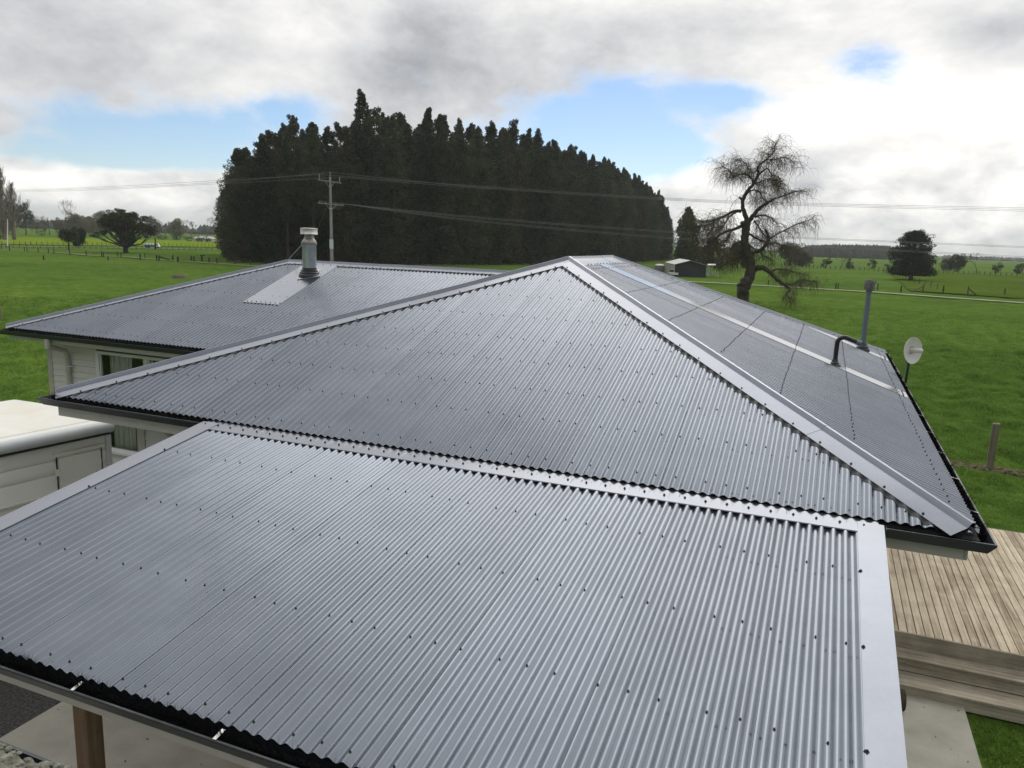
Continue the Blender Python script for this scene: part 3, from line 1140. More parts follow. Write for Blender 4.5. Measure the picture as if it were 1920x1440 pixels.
WWY, WWX = 9.62, -12.87          # wing front wall and left wall
win = (-11.69, -9.45, .97, 2.74)
wf = MB()
wf.box(WWX, win[0], WWY, WWY + .12, .0, 2.92).box(win[0], win[1], WWY, WWY + .12, 0, win[2]).box(win[0], win[1], WWY, WWY + .12, win[3], 2.92).box(win[1], -7.0, WWY, WWY + .12, 0, 2.92)
wall = part(wf, 'wall', MAT['interior_and_lap_shade'], house)  # dark backing colour stands in for lap shade between boards
board_wall(wall, 0, WWY, -1, WWX + .09, -7.02, .30, 2.90, [win])
wl = MB()
ly0, ly1, lz0, lz1 = 11.52, 12.62, .9, 2.45
wl.box(WWX, WWX + .12, WWY + .12, ly0, 0, 2.92).box(WWX, WWX + .12, ly0, ly1, 0, lz0).box(WWX, WWX + .12, ly0, ly1, lz1, 2.92).box(WWX, WWX + .12, ly1, 15.5, 0, 2.92)
wall2 = part(wl, 'wall', MAT['board'], house)
wb2 = MB().box(WWX, -7.0, 15.5, 15.62, 0, 2.92).box(-7.0, .5, 15.2, 15.32, 0, 2.92)
part(wb2, 'wall', MAT['board'], house)
wm = MB().box(-7.0, .5, 6.26, 6.38, 0, 2.92)
wall3 = part(wm, 'wall', MAT['interior_and_lap_shade'], house)  # dark colour behind the boards paints their lap shade
board_wall(wall3, 0, 6.26, -1, -6.91, .45, .30, 2.90)
wr = MB().box(.38, .5, 6.38, 15.2, 0, 2.92)
wall4 = part(wr, 'wall', MAT['board'], house)
board_wall(wall4, 1, .5, 1, 6.36, 15.25, .30, 2.90)
wl3 = MB().box(-7.0, -6.88, 6.38, WWY, 0, 2.92)
wall5 = part(wl3, 'wall', MAT['interior_and_lap_shade'], house)  # dark backing draws in the shade under each board
board_wall(wall5, 1, -7.0, -1, 6.3, WWY - .02, .30, 2.90)
inn = MB().box(WWX + .12, -7.0, WWY + .12, 15.5, .42, .45).box(-7.05, -6.95, WWY + .12, 15.5, .45, 2.92).box(WWX + .12, -7.05, WWY + .12, 15.5, 2.86, 2.88)
inn.box(-10.86, -10.78, 11.15, 15.5, .45, 2.86).box(WWX + .12, -10.86, 13.6, 13.66, .45, 2.86)
part(inn, 'interior_lining', MAT['interior_and_lap_shade'], house)
for (x, y) in ((WWX, WWY), (-7.0, 6.26)):
    part(MB().box(x - .024, x + .088, y - .028, y - .001, .2, 2.90).box(x - .028, x - .001, y, y + .09, .2, 2.90), 'corner_board', MAT['pvc'], house)
# wing window: frame, mullion, sill, panes, curtains, the lettering on the wall inside
wn = MB()
y = WWY - .03
x0, x1, z0, z1 = win
for a, b_, c, d in ((x0, x0 + .075, z0, z1), (-10.56, -10.48, z0 + .05, z1 - .05), (x1 - .075, x1, z0, z1), (x0 + .075, x1 - .075, z0, z0 + .05), (x0 + .075, x1 - .075, z1 - .05, z1)):
    wn.box(a, b_, y, y + .09, c, d)
for a in (x0 + .085, -10.475):
    wn.box(a, a + .022, y + .012, y + .05, z0 + .05, z1 - .05)
window = part(wn, 'window', MAT['white'], house, bevel=.004)
under(MB().box(x0 - .04, x1 + .04, y - .05, y - .002, z0 - .035, z0 + .006).build('sill', MAT['white'], None), window)
for a, b_ in ((x0 + .075, -10.56), (-10.48, x1 - .075)):
    under(MB().add([(a, y + .04, z0 + .05), (b_, y + .04, z0 + .05), (b_, y + .04, z1 - .05), (a, y + .04, z1 - .05)], [(0, 1, 2, 3)]).build('pane', MAT['glass'], None), window)


def curtain(xa, xb, yc, za, zb, parent):
    vs, fs = [], []
    n = int((xb - xa) / .012)
    for k in range(n + 1):
        x = xa + (xb - xa) * k / n
        o = .022 * math.sin(x * 95) + .012 * math.sin(x * 41 + 1)
        vs += [(x, yc + o, za), (x, yc + o * .8, zb)]
    fs = [(2 * k, 2 * k + 2, 2 * k + 3, 2 * k + 1) for k in range(n)]
    under(MB().add(vs, fs).build('curtain', MAT['curtain'], None, smooth=True), parent)


curtain(x0 + .09, x0 + .62, WWY + .2, .75, 2.7, window)  # drawn wide and pale to stand in for the white reflection on the pane
curtain(-9.92, -9.55, WWY + .2, .75, 2.7, window)
# left window of the wing seen through the room, paddock beyond
w5 = MB()
for a, b_, c, d in ((ly0, ly0 + .07, lz0, lz1), (11.93, 12.02, lz0, lz1), (ly1 - .07, ly1, lz0, lz1), (ly0, ly1, lz0 - .06, lz0), (ly0, ly1, lz1 - .06, lz1)):
    w5.box(WWX - .02, WWX + .08, a, b_, c, d)
part(w5, 'window', MAT['dark'], house)
for ch, xx, sz in (('A', -11.07, .30), ('R', -10.98, .30), ('U', -10.89, .30)):
    pass
txt = bpy.data.curves.new('wall_letter', 'FONT')
txt.body = 'ARU'
txt.size = .26
txt.extrude = .006
txt.align_x = 'CENTER'
to = bpy.data.objects.new('wall_letter', txt)
COL.objects.link(to)
to.matrix_world = Matrix.Translation((-12.0, 13.59, 1.50)) @ Matrix.Rotation(PI / 2, 4, 'X')
bpy.context.view_layer.update()
dg = bpy.context.evaluated_depsgraph_get()
tm = bpy.data.meshes.new_from_object(to.evaluated_get(dg))
tm.transform(to.matrix_world)
tm.materials.clear()
tm.materials.append(MAT['letter'])
bpy.data.objects.remove(to)
under(link(bpy.data.objects.new('wall_letter', tm)), house)

# downpipes
dp = MB()
dp.tube([(-12.20, 9.10, 2.955), (-12.20, 9.10, 2.79)], .048, 12)
dp.tube([(-12.20, 9.12, 2.82), (-12.21, 9.22, 2.79), (-12.28, 9.48, 2.70), (-12.32, 9.54, 2.62), (-12.32, 9.55, 2.45), (-12.32, 9.55, .1)], .040, 12)
dp.lathe((-12.32, 9.55, 2.33), [(.050, -.03), (.050, .03)], 12)
part(dp, 'downpipe', MAT['pvc'], house, smooth='auto')
part(MB().box(-12.43, -12.21, 9.525, 9.60, 2.41, 2.425), 'pipe_clip', MAT['white'], house)
dp = MB().tube([(-6.42, 5.85, 2.93), (-6.42, 6.0, 2.80), (-6.45, 6.15, 2.70), (-6.45, 6.17, 2.5), (-6.45, 6.17, .1)], .040, 12)
dp.lathe((-6.45, 6.17, 2.36), [(.052, -.06), (.052, .06)], 12)
part(dp, 'downpipe', MAT['pvc'], house, smooth='auto')

# ------------------------------------------------------------------ chimney and roof pipes
cx, cy = -8.93, 11.98
cz = EZ + (cy - WY) * T
ch = part(MB().lathe((cx, cy, cz - .05), [(.128, 0), (.128, .60), (.131, .605), (.131, .625), (.124, .63)], 28), 'chimney', MAT['galv'], house, smooth='auto')
ch['label'] = 'tall round flue with a flat drum cowl'
under(MB().lathe((cx, cy, cz + .575), [(.140, -.012), (.142, .02), (.125, .06), (.088, .105), (.080, .125), (.080, .19)], 28).build('cone', MAT['stain'], None, smooth='auto'), ch)
under(MB().lathe((cx, cy, cz + .745), [(.158, 0), (.160, .012), (.154, .02), (.154, .095), (.160, .102), (.158, .115), (.10, .122)], 30).build('cowl', MAT['cowl'], None, smooth='auto'), ch)
bt = MB().lathe((cx, cy, cz - .02), [(.205, -.05), (.20, .03), (.175, .055), (.182, .075), (.155, .095), (.16, .115), (.134, .125), (.132, .16)], 28)
under(bt.build('boot', MAT['rubber'], None, smooth='auto'), ch)
fl = MB()
n_ = wfront.n
ax_u = np.array([math.cos(.55), math.sin(.55), 0])
ax_u = ax_u - n_ * (ax_u @ n_)
ax_u /= np.linalg.norm(ax_u)
ax_v = np.cross(n_, ax_u)
c_ = np.array([cx, cy, cz]) + n_ * .02
fl.hexa([c_ + ax_u * i * .21 + ax_v * j * .21 + n_ * k for k in (0, .006) for i, j in ((-1, -1), (1, -1), (1, 1), (-1, 1))])
for s in (-1, 1):
    for t_ in np.arange(-.19, .2, .045):
        fl.lathe(c_ + ax_u * s * .19 + ax_v * t_ + n_ * .006, [(.013, 0), (.011, .006), (.004, .008)], 6, n_)
under(fl.build('boot_flange', MAT['galv'], None), ch)
under(MB().tube([(cx - .13, cy + .02, cz + .60), (-9.80, 12.50, 4.37)], .007, 6).build('stay_wire', MAT['galv'], None), ch)

mx_, my_ = .687, 14.53
mz = EZ + (XR - mx_) * T
mast = part(MB().tube([(mx_, my_, mz - .05), (mx_ - .004, my_, 4.36)], .043, 18), 'mast', MAT['mast'], house, smooth='auto')
mast['label'] = 'grey pipe mast with a lichen covered top'
hd = MB().lathe((mx_ - .004, my_, 4.31), [(.045, -.07), (.066, -.02), (.076, .03), (.088, .07), (.084, .115), (.070, .13)], 14)
hd.v = [tuple(np.array(p) + rng.normal(0, .007, 3)) for p in hd.v]
for k in range(60):
    a = random.uniform(0, 2 * PI)
    h = random.uniform(4.27, 4.42)
    p = np.array([mx_ + (.076 * math.cos(a)), my_ + .076 * math.sin(a), h])
    hd.lathe(p, [(.018, -.01), (.012, .012), (.003, .02)], 5, (math.cos(a), math.sin(a), -.4))
under(hd.build('mast_head', MAT['lichen'], None), mast)
under(MB().lathe((mx_, my_, mz), [(.13, -.09), (.115, .02), (.095, .035), (.1, .055), (.075, .075), (.062, .12)], 20).build('boot', MAT['rubber'], None, smooth='auto'), mast)

gx, gy = .207, 11.0
gz0 = EZ + (XR - gx) * T
pts = [(gx, gy, gz0 - .03), (gx, gy, gz0 + .2), (gx + .002, gy, gz0 + .29)]
for k in range(1, 9):
    a = PI / 2 * 1.18 * k / 8
    pts.append((gx + .085 * (1 - math.cos(a)), gy, gz0 + .29 + .085 * math.sin(a)))
pts.append((gx + .27, gy, gz0 + .315))
goose = part(MB().tube(pts, .030, 14), 'vent_pipe', MAT['conduit'], house, smooth='auto')
goose['label'] = 'black bent pipe like a walking stick handle'
under(MB().lathe((gx + .262, gy, gz0 + .318), [(.034, -.03), (.034, .03)], 14, (1, 0, -.3)).build('collar', MAT['mast'], None, smooth='auto'), goose)
under(MB().lathe((gx, gy, gz0), [(.085, -.05), (.075, .01), (.055, .02), (.058, .035), (.042, .045), (.034, .08)], 18).build('boot', MAT['rubber'], None, smooth='auto'), goose)

# ------------------------------------------------------------------ carport
TC = .150
cp = Plane((-5.30, 5.62, 3.052), (1, 0, 0), (0, -1, -TC), 5.73, zero, lambda u: 3.06, ph=(-5.425 + 5.30) % P, start=-.2)
carport = empty('carport', (-2.4, 4.0, 0), 'lean-to carport with a wide grey corrugated roof in the foreground', 'carport')
cb = MB()
cb.hexa([cp.pt(u, t, h) for h in (-.06, -.022) for u, t in ((0, .05), (5.73, .05), (5.73, 3.02), (0, 3.02))])
croof = part(cb, 'roof', MAT['dark'], carport)
lay_sheets(cp, croof, MAT['sheet'], seg=16)
screw_rows(cp, croof, (.66, 1.43, 2.19, 3.0), (2, 2, 3), clear=.02)


def barge(u0, u1, outer, parent):
    vs, fs = [], []
    n = 8
    sgn = 1 if u1 > u0 else -1
    for k in range(n + 1):
        t = -.0 + 3.085 * k / n
        h = .013 + random.uniform(-.001, .001)
        for u, hh in ((u0, .004), (u0 + sgn * .002, h), ((u0 + u1) / 2, h + .002), (u1, h), (u1, -.13), (u1 - sgn * .01, -.14)):
            vs.append(cp.pt(u, t, hh))
    for k in range(n):
        for q in range(5):
            f = (k * 6 + q, k * 6 + q + 1, (k + 1) * 6 + q + 1, (k + 1) * 6 + q)
            fs.append(f if sgn < 0 else f[::-1])
    part(MB().add(vs, fs), 'barge_flashing', MAT['flash'], parent, smooth='auto')
    b = MB()
    for t in (.66, 1.43, 2.19, 2.95):
        screw(b, cp.pt(u0 + sgn * .012, t, .0145), cp.n)
    o = part(b, 'cap_screw', MAT['screw'], parent)
    o['kind'] = 'stuff'


barge(5.662, 5.832, 1, croof)
barge(.045, -.150, -1, croof)
# top flashing between the house sheets and the carport sheets
vs, fs = [], []
xs_ = np.linspace(-5.42, .50, 40)
for x in xs_:
    w_ = random.uniform(-.001, .001)
    vs += [(x, 5.80, 3.094), (x, 5.70, 3.066), (x, 5.66, 3.0635 + w_), (x, 5.57, 3.0545 + w_), (x, 5.478, 3.0435), (x, 5.475, 3.036)]
fs = [(k * 6 + q, k * 6 + q + 1, (k + 1) * 6 + q + 1, (k + 1) * 6 + q) for k in range(len(xs_) - 1) for q in range(5)]
o = part(MB().add(vs, fs), 'flashing', MAT['flash'], croof, smooth='auto')
b = MB()
for i in range(0, 78, 2):
    screw(b, (-5.425 + (i + .5) * P, 5.575 + random.uniform(-.006, .006), 3.0560), (0, -.1, 1))
o = part(b, 'cap_screw', MAT['screw'], croof)
o['kind'] = 'stuff'
vs = []
us = np.arange(.0, 5.7, P / 10)
for u in us:
    vs += [cp.pt(u, .118, prof(u, cp.ph) + .0004), np.array([-5.30 + u, 5.502, 3.0448])]
fs = [(2 * k, 2 * k + 2, 2 * k + 3, 2 * k + 1) for k in range(len(us) - 1)]
part(MB().add(vs, fs), 'closure_foam', MAT['foam'], croof)
cgz = 2.572
gutter([(-5.47, 2.592, cgz), (.55, 2.592, cgz)], carport, brackets=((0, .92, .30),), dens=2600)
part(MB().box(-5.44, .52, 2.595, 2.618, 2.37, 2.565), 'fascia', MAT['fascia'], carport, bevel=.003)
part(MB().box(-5.40, .48, 2.64, 2.74, 2.40, 2.50), 'beam', MAT['post'], carport)
for u in np.arange(.3, 5.7, .9):
    part(MB().hexa([cp.pt(u + a, t, h) for h in (-.20, -.062) for a, t in ((0, .06), (.045, .06), (.045, 3.0), (0, 3.0))]), 'rafter', MAT['post'], carport)
for x in (-5.2, -3.515, -1.6, .32):
    part(MB().box(x - .05, x + .05, 2.64, 2.74, 0.03, 2.40), 'post', MAT['post'], carport, bevel=.004)

# ------------------------------------------------------------------ concrete, deck and steps
sheet_poly('carport_slab', [(-6.86, 1.2), (1.86, 1.2), (1.86, 6.25), (-6.86, 6.25)], .055, MAT['concrete'])
sl = MB().box(-6.86, 1.86, 1.2, 6.25, -.1, .05)
tag(sl.build('carport_slab', MAT['concrete']), kind='structure')
tag(MB().box(.52, 1.86, 6.254, 8.98, -.1, .05).build('path', MAT['concrete']), kind='structure')

DZ, DY0, DY1 = .51, 9.58, 14.12
deck = empty('deck', (2.3, 11.5, 0), 'weathered timber deck beside the right wall, boards running away, with wide steps', 'deck')
pitch = .0945
x = .55
while x < 4.3:
    jz = random.uniform(-.0015, .0015)
    b = MB()
    x0, x1 = x, x + .0895
    xs5 = [x0, x0 + .004, x1 - .004, x1]
    b.hexa([(x0, DY0 + .003, DZ - .032 + jz), (x1, DY0 + .003, DZ - .032 + jz), (x1, DY1, DZ - .032 + jz), (x0, DY1, DZ - .032 + jz),
            (x0 + .003, DY0 + .003, DZ + jz), (x1 - .003, DY0 + .003, DZ + jz), (x1 - .003, DY1, DZ + jz), (x0 + .003, DY1, DZ + jz)])
    o = part(b, 'deck_board', MAT['deck'], deck)
    x += pitch
part(MB().box(.55, 4.33, DY0 + .01, DY1 - .02, .12, DZ - .04), 'bearer', MAT['dark'], deck)
part(MB().box(.52, 4.36, DY0 - .032, DY0 - .001, DZ - .19, DZ + .004), 'deck_fascia', MAT['step'], deck, bevel=.003)
part(MB().box(.52, 4.36, DY1 + .004, DY1 + .034, DZ - .19, DZ - .002), 'deck_fascia', MAT['step'], deck)
part(MB().box(4.33, 4.36, DY0, DY1, DZ - .19, DZ - .002), 'deck_fascia', MAT['step'], deck)
for k, (yf, zt) in enumerate(((9.29, .335), (8.99, .165))):
    yb = DY0 - .034 if k == 0 else 9.29 - .002
    ym = (yf + yb) / 2
    for a, b_ in ((yf - .02, ym - .003), (ym + .003, yb)):
        part(MB().box(.52, 4.2, a, b_, zt - .032, zt), 'tread', MAT['step'], deck, bevel=.003)
    for a, b_ in ((zt - .165, zt - .098), (zt - .094, zt - .034)):
        part(MB().box(.52, 4.18, yf, yf + .03, a, b_), 'riser', MAT['step'], deck, bevel=.002)

lit = MB()
for k in range(150):
    X_, Y_ = random.choice(((random.uniform(.7, 1.84), random.uniform(5.5, 8.9)), (random.uniform(-6.8, -2), random.uniform(1.3, 4.9))))
    s_, a = random.uniform(.006, .022), random.uniform(0, 6.28)
    q = np.array((X_, Y_, .058))
    e1, e2 = np.array((math.cos(a), math.sin(a), .1)) * s_, np.array((-math.sin(a), math.cos(a), .2)) * s_ * .4
    lit.add([q - e1, q - e2, q + e1, q + e2], [(0, 1, 2, 3)])
tag(lit.build('leaf_litter', MAT['logbark']), 'scattered dead leaves and twigs on the concrete', 'leaf litter', kind='stuff')
lg = empty('log', (1.16, 8.62, .05), 'short round firewood log lying on the concrete path below the deck steps', 'log')
part(MB().tube([(.80, 8.58, .165), (1.0, 8.60, .168), (1.225, 8.63, .165)], [.118, .112, .116], 14), 'bark', MAT['logbark'], lg, smooth='auto')
part(MB().lathe((1.2255, 8.63, .165), [(.108, 0), (.104, .004)], 14, (1, .1, 0)), 'cut_end', MAT['logend'], lg)

# ------------------------------------------------------------------ shed the picture is taken from
shed = empty('shed', (-2.5, -1.5, 0), 'old lichen covered roof with a dark gutter at the lower left corner', 'shed')
sp = Plane((-6.0, 1.555, 3.118), (1, 0, 0), (0, -1, .16), 7.4, zero, lambda u: 4.6, ph=.02)
sroof = part(MB().hexa([sp.pt(u, t, h) for h in (-.16, -.03) for u, t in ((.05, .05), (7.35, .05), (7.35, 4.5), (.05, 4.5))]), 'roof', MAT['dark'], shed)
lay_sheets(sp, sroof, MAT['lid_moss'], seg=8)
crust = MB()
for k in range(2600):
    u, t = random.uniform(2.4, 4.6), random.uniform(-.02, .5)
    s = random.uniform(.004, .017)
    crust.lathe(sp.pt(u, t, prof(u, sp.ph) - .002), [(s, 0), (s * .8, s * .35), (s * .3, s * .5)], 6, sp.n)
o = part(crust, 'lichen_crust', MAT['lid_moss'], sroof)
o['kind'] = 'stuff'
gutter([(1.4, 1.475, 3.09), (-6.0, 1.475, 3.09)], shed, brushed=False)
part(MB().box(-5.9, 1.3, -2.9, 1.42, 0, 2.95), 'wall', MAT['board'], shed)

# ------------------------------------------------------------------ dish on the gutter
dc = np.array((1.33, 13.0, 3.46))
dish = empty('satellite_dish', (1.26, 13.0, 2.95), 'round white dish antenna with a stubby feed tube standing beside the right gutter', 'dish')
dn = np.array((.74, -.66, .08))
dn /= np.linalg.norm(dn)
pr = [(.002, -.070)] + [(r, -.070 + .070 * (r / .235) ** 2) for r in np.linspace(.03, .200, 9)] + [(.205, -.018), (.201, -.028)] + [(r, -.078 + .070 * (r / .235) ** 2) for r in np.linspace(.185, .02, 7)]
part(MB().lathe(dc, pr, 40, dn), 'reflector', MAT['dish'], dish, smooth='auto')
dr = np.cross(dn, Z)
dr /= np.linalg.norm(dr)
base = dc - dn * .068 - dr * .02
part(MB().tube([base, base + dn * .10, base + dn * .16, base + dn * .185, base + dn * .195], [.036, .036, .034, .026, .012], 16), 'feed', MAT['dish'], dish, smooth='auto')
fb = MB()
for i in (-1, 0, 1):
    for j in (-1, 1):
        fb.lathe(base - dr * (.0 + .035 * i) + Z * (.05 * j) + dn * .004, [(.007, 0), (.007, .006), (.004, .008)], 6, dn)
part(fb, 'bolt', MAT['screw'], dish)
part(MB().tube([dc - dn * .09, dc - dn * .14, (1.285, 13.05, 3.30), (1.27, 13.05, 2.86), (1.06, 13.0, 2.80)], .018, 8), 'bracket_arm', MAT['conduit'], dish, smooth='auto')
part(MB().tube([dc - dn * .10 - dr * .05, dc - dn * .13 - Z * .2 - dr * .03, (1.20, 12.9, 3.05), (1.15, 12.9, 2.9)], .006, 6), 'cable', MAT['conduit'], dish)

# ------------------------------------------------------------------ caravan
van = empty('caravan', (-9.3, 4.2, 0), 'cream white caravan with a rolled awning and hinged side door, left of the carport', 'caravan', rz=0)
VX0, VX1, VY0, VY1, VT = -10.35, -8.20, 1.2, 6.90, 2.48
rot = Matrix.Translation((VX1, VY1, 0)) @ Matrix.Rotation(math.radians(-7.5), 4, 'Z') @ Matrix.Translation((-VX1, -VY1, 0))


def vpart(b, name, m, parent=van, **kw):
    b.v = [tuple(rot @ Vector(p)) for p in b.v]
    return part(b, name, m, van, **kw) if parent is van else under(b.build(name, m, None, **kw), parent)


# body: cross-section with rounded roof edges, extruded along y, ribs pressed into the side
sec = [(VX0, .45), (VX1, .45)]
for zr in (.75, 1.02, 1.29, 1.56, 1.96, 2.13):
    sec += [(VX1 - .002, zr - .05), (VX1 - .014, zr - .02), (VX1 + .006, zr + .012), (VX1, zr + .06)]
for k in range(7):
    a = PI / 2 * k / 6
    sec.append((VX1 - .055 + .055 * math.cos(a), VT - .055 + .055 * math.sin(a)))
for k in range(6):
    f = k / 5
    sec.append((VX1 - .07 - (VX1 - VX0 - .19) * f, VT + .035 * math.sin(PI * f)))
for k in range(7):
    a = PI / 2 + PI / 2 * k / 6
    sec.append((VX0 + .10 + .10 * math.cos(a), VT - .10 + .10 * math.sin(a)))
m = len(sec)
ys_ = [VY0, VY0 + .02] + list(np.linspace(VY0 + .2, VY1 - .2, 8)) + [VY1 - .08, VY1 - .02, VY1]
vs, fs = [], []
for k, y in enumerate(ys_):
    sh = {0: .05, 1: .015, len(ys_) - 1: .05, len(ys_) - 2: .015}.get(k, 0)
    for X_, z in sec:
        vs.append((X_ + (sh if X_ < -9.3 else -sh), y, z - (sh if z > 2.3 else 0)))
for k in range(len(ys_) - 1):
    for q in range(m):
        q2 = (q + 1) % m
        fs.append((k * m + q, k * m + q2, (k + 1) * m + q2, (k + 1) * m + q))
fs += [tuple(range(m)), tuple((len(ys_) - 1) * m + q for q in range(m - 1, -1, -1))]
body = vpart(MB().add(vs, fs), 'body', MAT['caravan'], smooth='auto')
# stained roof skin with seams
for ya, yb in ((VY0 + .06, 5.42), (5.44, VY1 - .10)):
    vs, fs = [], []
    for k in range(9):
        f = k / 8
        X_ = VX1 - .13 - (VX1 - VX0 - .26) * f
        vs += [(X_, ya, VT + .006 + .035 * math.sin(PI * f)), (X_, yb, VT + .006 + .035 * math.sin(PI * f))]
    for k in range(8):
        fs.append((2 * k, 2 * k + 1, 2 * k + 3, 2 * k + 2))
    o = vpart(MB().add(vs, fs), 'roof_panel', MAT['caravan_roof'], smooth=True)
    if o.data.polygons[0].normal.z < 0: o.data.flip_normals()
vpart(MB().tube([(VX1 + .055, VY0 + .1, VT - .065), (VX1 + .055, VY1 - .04, VT - .065)], .070, 18), 'awning_roll', MAT['awning'], smooth='auto')
vpart(MB().box(VX1 + .001, VX1 + .05, VY0 + .1, VY1 - .04, VT - .168, VT - .148), 'awning_rail', MAT['seal'])
vpart(MB().box(VX1 + .02, VX1 + .13, 5.02, 5.09, VT - .20, VT - .13), 'awning_bracket', MAT['trim'], bevel=.006)
dy0, dy1 = 6.20, 6.72
door = vpart(MB().box(VX1 + .003, VX1 + .022, dy0, dy1, .62, 2.14), 'door', MAT['caravan'], bevel=.006)
vpart(MB().box(VX1 + .001, VX1 + .006, dy0 - .03, dy0 - .014, .6, 2.16), 'door_seal', MAT['seal'])
vpart(MB().box(VX1 + .001, VX1 + .006, dy1 + .014, dy1 + .026, .6, 2.16), 'door_seal', MAT['seal'])
vpart(MB().box(VX1 + .001, VX1 + .034, dy0 - .06, dy1 + .05, 2.165, 2.205), 'door_drip_rail', MAT['trim'], bevel=.004)
for z in (1.97, 1.50):
    hb = MB().box(VX1 + .008, VX1 + .030, dy0 - .055, dy0 - .006, z - .04, z + .04).box(VX1 + .023, VX1 + .031, dy0 - .004, dy0 + .05, z - .035, z + .035)
    hb.lathe((VX1 + .026, dy0 - .004, z - .05), [(.011, 0), (.011, .1)], 8)
    vpart(hb, 'hinge', MAT['trim'], door)
hb = MB().box(VX1 + .023, VX1 + .045, dy1 - .07, dy1 - .01, 1.84, 1.87)
vpart(hb, 'handle', MAT['seal'], door)
vpart(MB().box(VX1 + .012, VX1 + .035, dy1 + .0, dy1 + .085, 1.845, 1.875), 'hasp', MAT['trim'], door)
vpart(MB().box(VX1 + .008, VX1 + .034, VY0 + .1, dy0 - .035, 1.70, 1.73), 'trim_rail', MAT['trim'], bevel=.005)
vpart(MB().box(VX1 + .004, VX1 + .020, VY1 - .10, VY1 - .03, .5, VT - .12), 'corner_trim', MAT['awning'], bevel=.004)
vpart(MB().box(VX1 + .004, VX1 + .014, 5.22, 5.38, 1.30, 1.345), 'vent_plate', MAT['galv'])
for y in (2.6, 3.5):
    w = vpart(MB().lathe((VX1 - .18, y, .33), [(.2, 0), (.33, .0), (.33, .19), (.2, .19)], 20, (1, 0, 0)), 'wheel', MAT['tyre'], smooth='auto')

# ------------------------------------------------------------------ power pole and lines
pb = at(622.5, 500, 98)
pp = empty('power_pole', (pb[0], pb[1], 0), 'tall weathered power pole with two crossarms in front of the dark conifer grove', 'power pole')
ptop = at(619, 332, 98)
sq = np.array([(-.5, -.42), (.5, -.42), (.5, .42), (-.5, .42)])
ang = .55
ra, rc = np.array((math.cos(ang), math.sin(ang), 0)), np.array((-math.sin(ang), math.cos(ang), 0))


def taper(b, p0, p1, w0, w1):
    return b.hexa([np.array(p) + ra * i * w + rc * j * w for p, w in ((p0, w0), (p1, w1)) for i, j in sq])


zt = ptop[2]
bx = np.array((pb[0], pb[1], 0))
tx = np.array((ptop[0], ptop[1], zt))
part(taper(MB(), bx, tx, .42, .26), 'pole', MAT['polewood'], pp, bevel=.02)
lerp = lambda a, b_, f: np.asarray(a) + (np.asarray(b_) - np.asarray(a)) * f
mb = MB()
taper(mb, lerp(bx, tx, .245), lerp(bx, tx, .345), .47, .45)
part(mb, 'pole_sleeve', MAT['galv'], pp)
part(taper(MB(), lerp(bx, tx, .665), lerp(bx, tx, .672), .36, .36), 'pole_band', MAT['galv'], pp)
arm1 = (at(597, 338, 98), at(641, 344, 98))
arm2 = (at(597, 381, 98), at(645, 386, 98))
for a, b_ in (arm1, arm2):
    off = -CF * .22
    part(MB().bar(a + off, b_ + off, .13, .15), 'crossarm', MAT['polewood'], pp)
    d = (b_ - a) / np.linalg.norm(b_ - a)
    for s in (.30, .72):
        e = lerp(a, b_, s)
        c = lerp(a, b_, .5) - Z * .85
        part(MB().bar(e + off * 1.4, c + off * .6, .05, .03), 'brace', MAT['galv'], pp)
tops = []
for s in (.06, .5, .92):
    e = lerp(*arm1, s) - CF * .22
    h = .85 if s != .5 else 1.05
    if s == .5:
        e = tx - Z * .25
    part(MB().lathe(e, [(.06, 0), (.05, h * .35), (.075, h * .4), (.055, h * .5), (.08, h * .6), (.055, h * .7), (.07, h * .8), (.03, h * .85)], 10), 'insulator', MAT['insul'], pp)
    tops.append(e + Z * h * .8)
lows = []
for s in (.05, .30, .70, .96):
    e = lerp(*arm2, s) - CF * .22
    part(MB().lathe(e + Z * .07, [(.04, 0), (.05, .05), (.035, .09), (.05, .13), (.03, .17)], 8), 'insulator', MAT['insul'], pp)
    lows.append(e + Z * .2)
jl = MB()
for s, dx in ((.12, .5), (.62, .35), (.8, .45)):
    e = lerp(*arm2, s) - CF * .3
    jl.tube([e + Z * (.35 * math.sin(k / 8 * PI) * (1 if s < .5 else -1.6)) + (lerp(*arm2, 1) - arm2[0]) * .18 * (k / 8 - .5) for k in range(9)], .02, 5)
part(jl, 'jumper', MAT['wire'], pp)
part(MB().tube([lerp(*arm2, .3) - Z * .5, at(570, 492, 97)], .012, 5), 'stay_wire', MAT['wire'], pp)


def inv(x, x0, d0, x1, d1):
    return 1 / (1 / d0 + (1 / d1 - 1 / d0) * (x - x0) / (x1 - x0))


def wire_px(a, pts, x0, d0, x1, d1):
    ctrl = [np.asarray(a)] + [at(X_, Y_, inv(X_, x0, d0, x1, d1)) for X_, Y_ in pts]
    # smooth through the control points
    res = []
    for k in range(len(ctrl) - 1):
        p0, p1, p2, p3 = ctrl[max(k - 1, 0)], ctrl[k], ctrl[k + 1], ctrl[min(k + 2, len(ctrl) - 1)]
        for t in np.linspace(0, 1, 9)[:-1]:
            res.append(.5 * ((2 * p1) + (p2 - p0) * t + (2 * p0 - 5 * p1 + 4 * p2 - p3) * t * t + (3 * p1 - p0 - 3 * p2 + p3) * t ** 3))
    res.append(ctrl[-1])
    return res


def wire(pts, label, group, r=.020):
    o = MB().tube(pts, r, 5).build('power_line', MAT['wire'])
    return tag(o, label, 'power line', group)


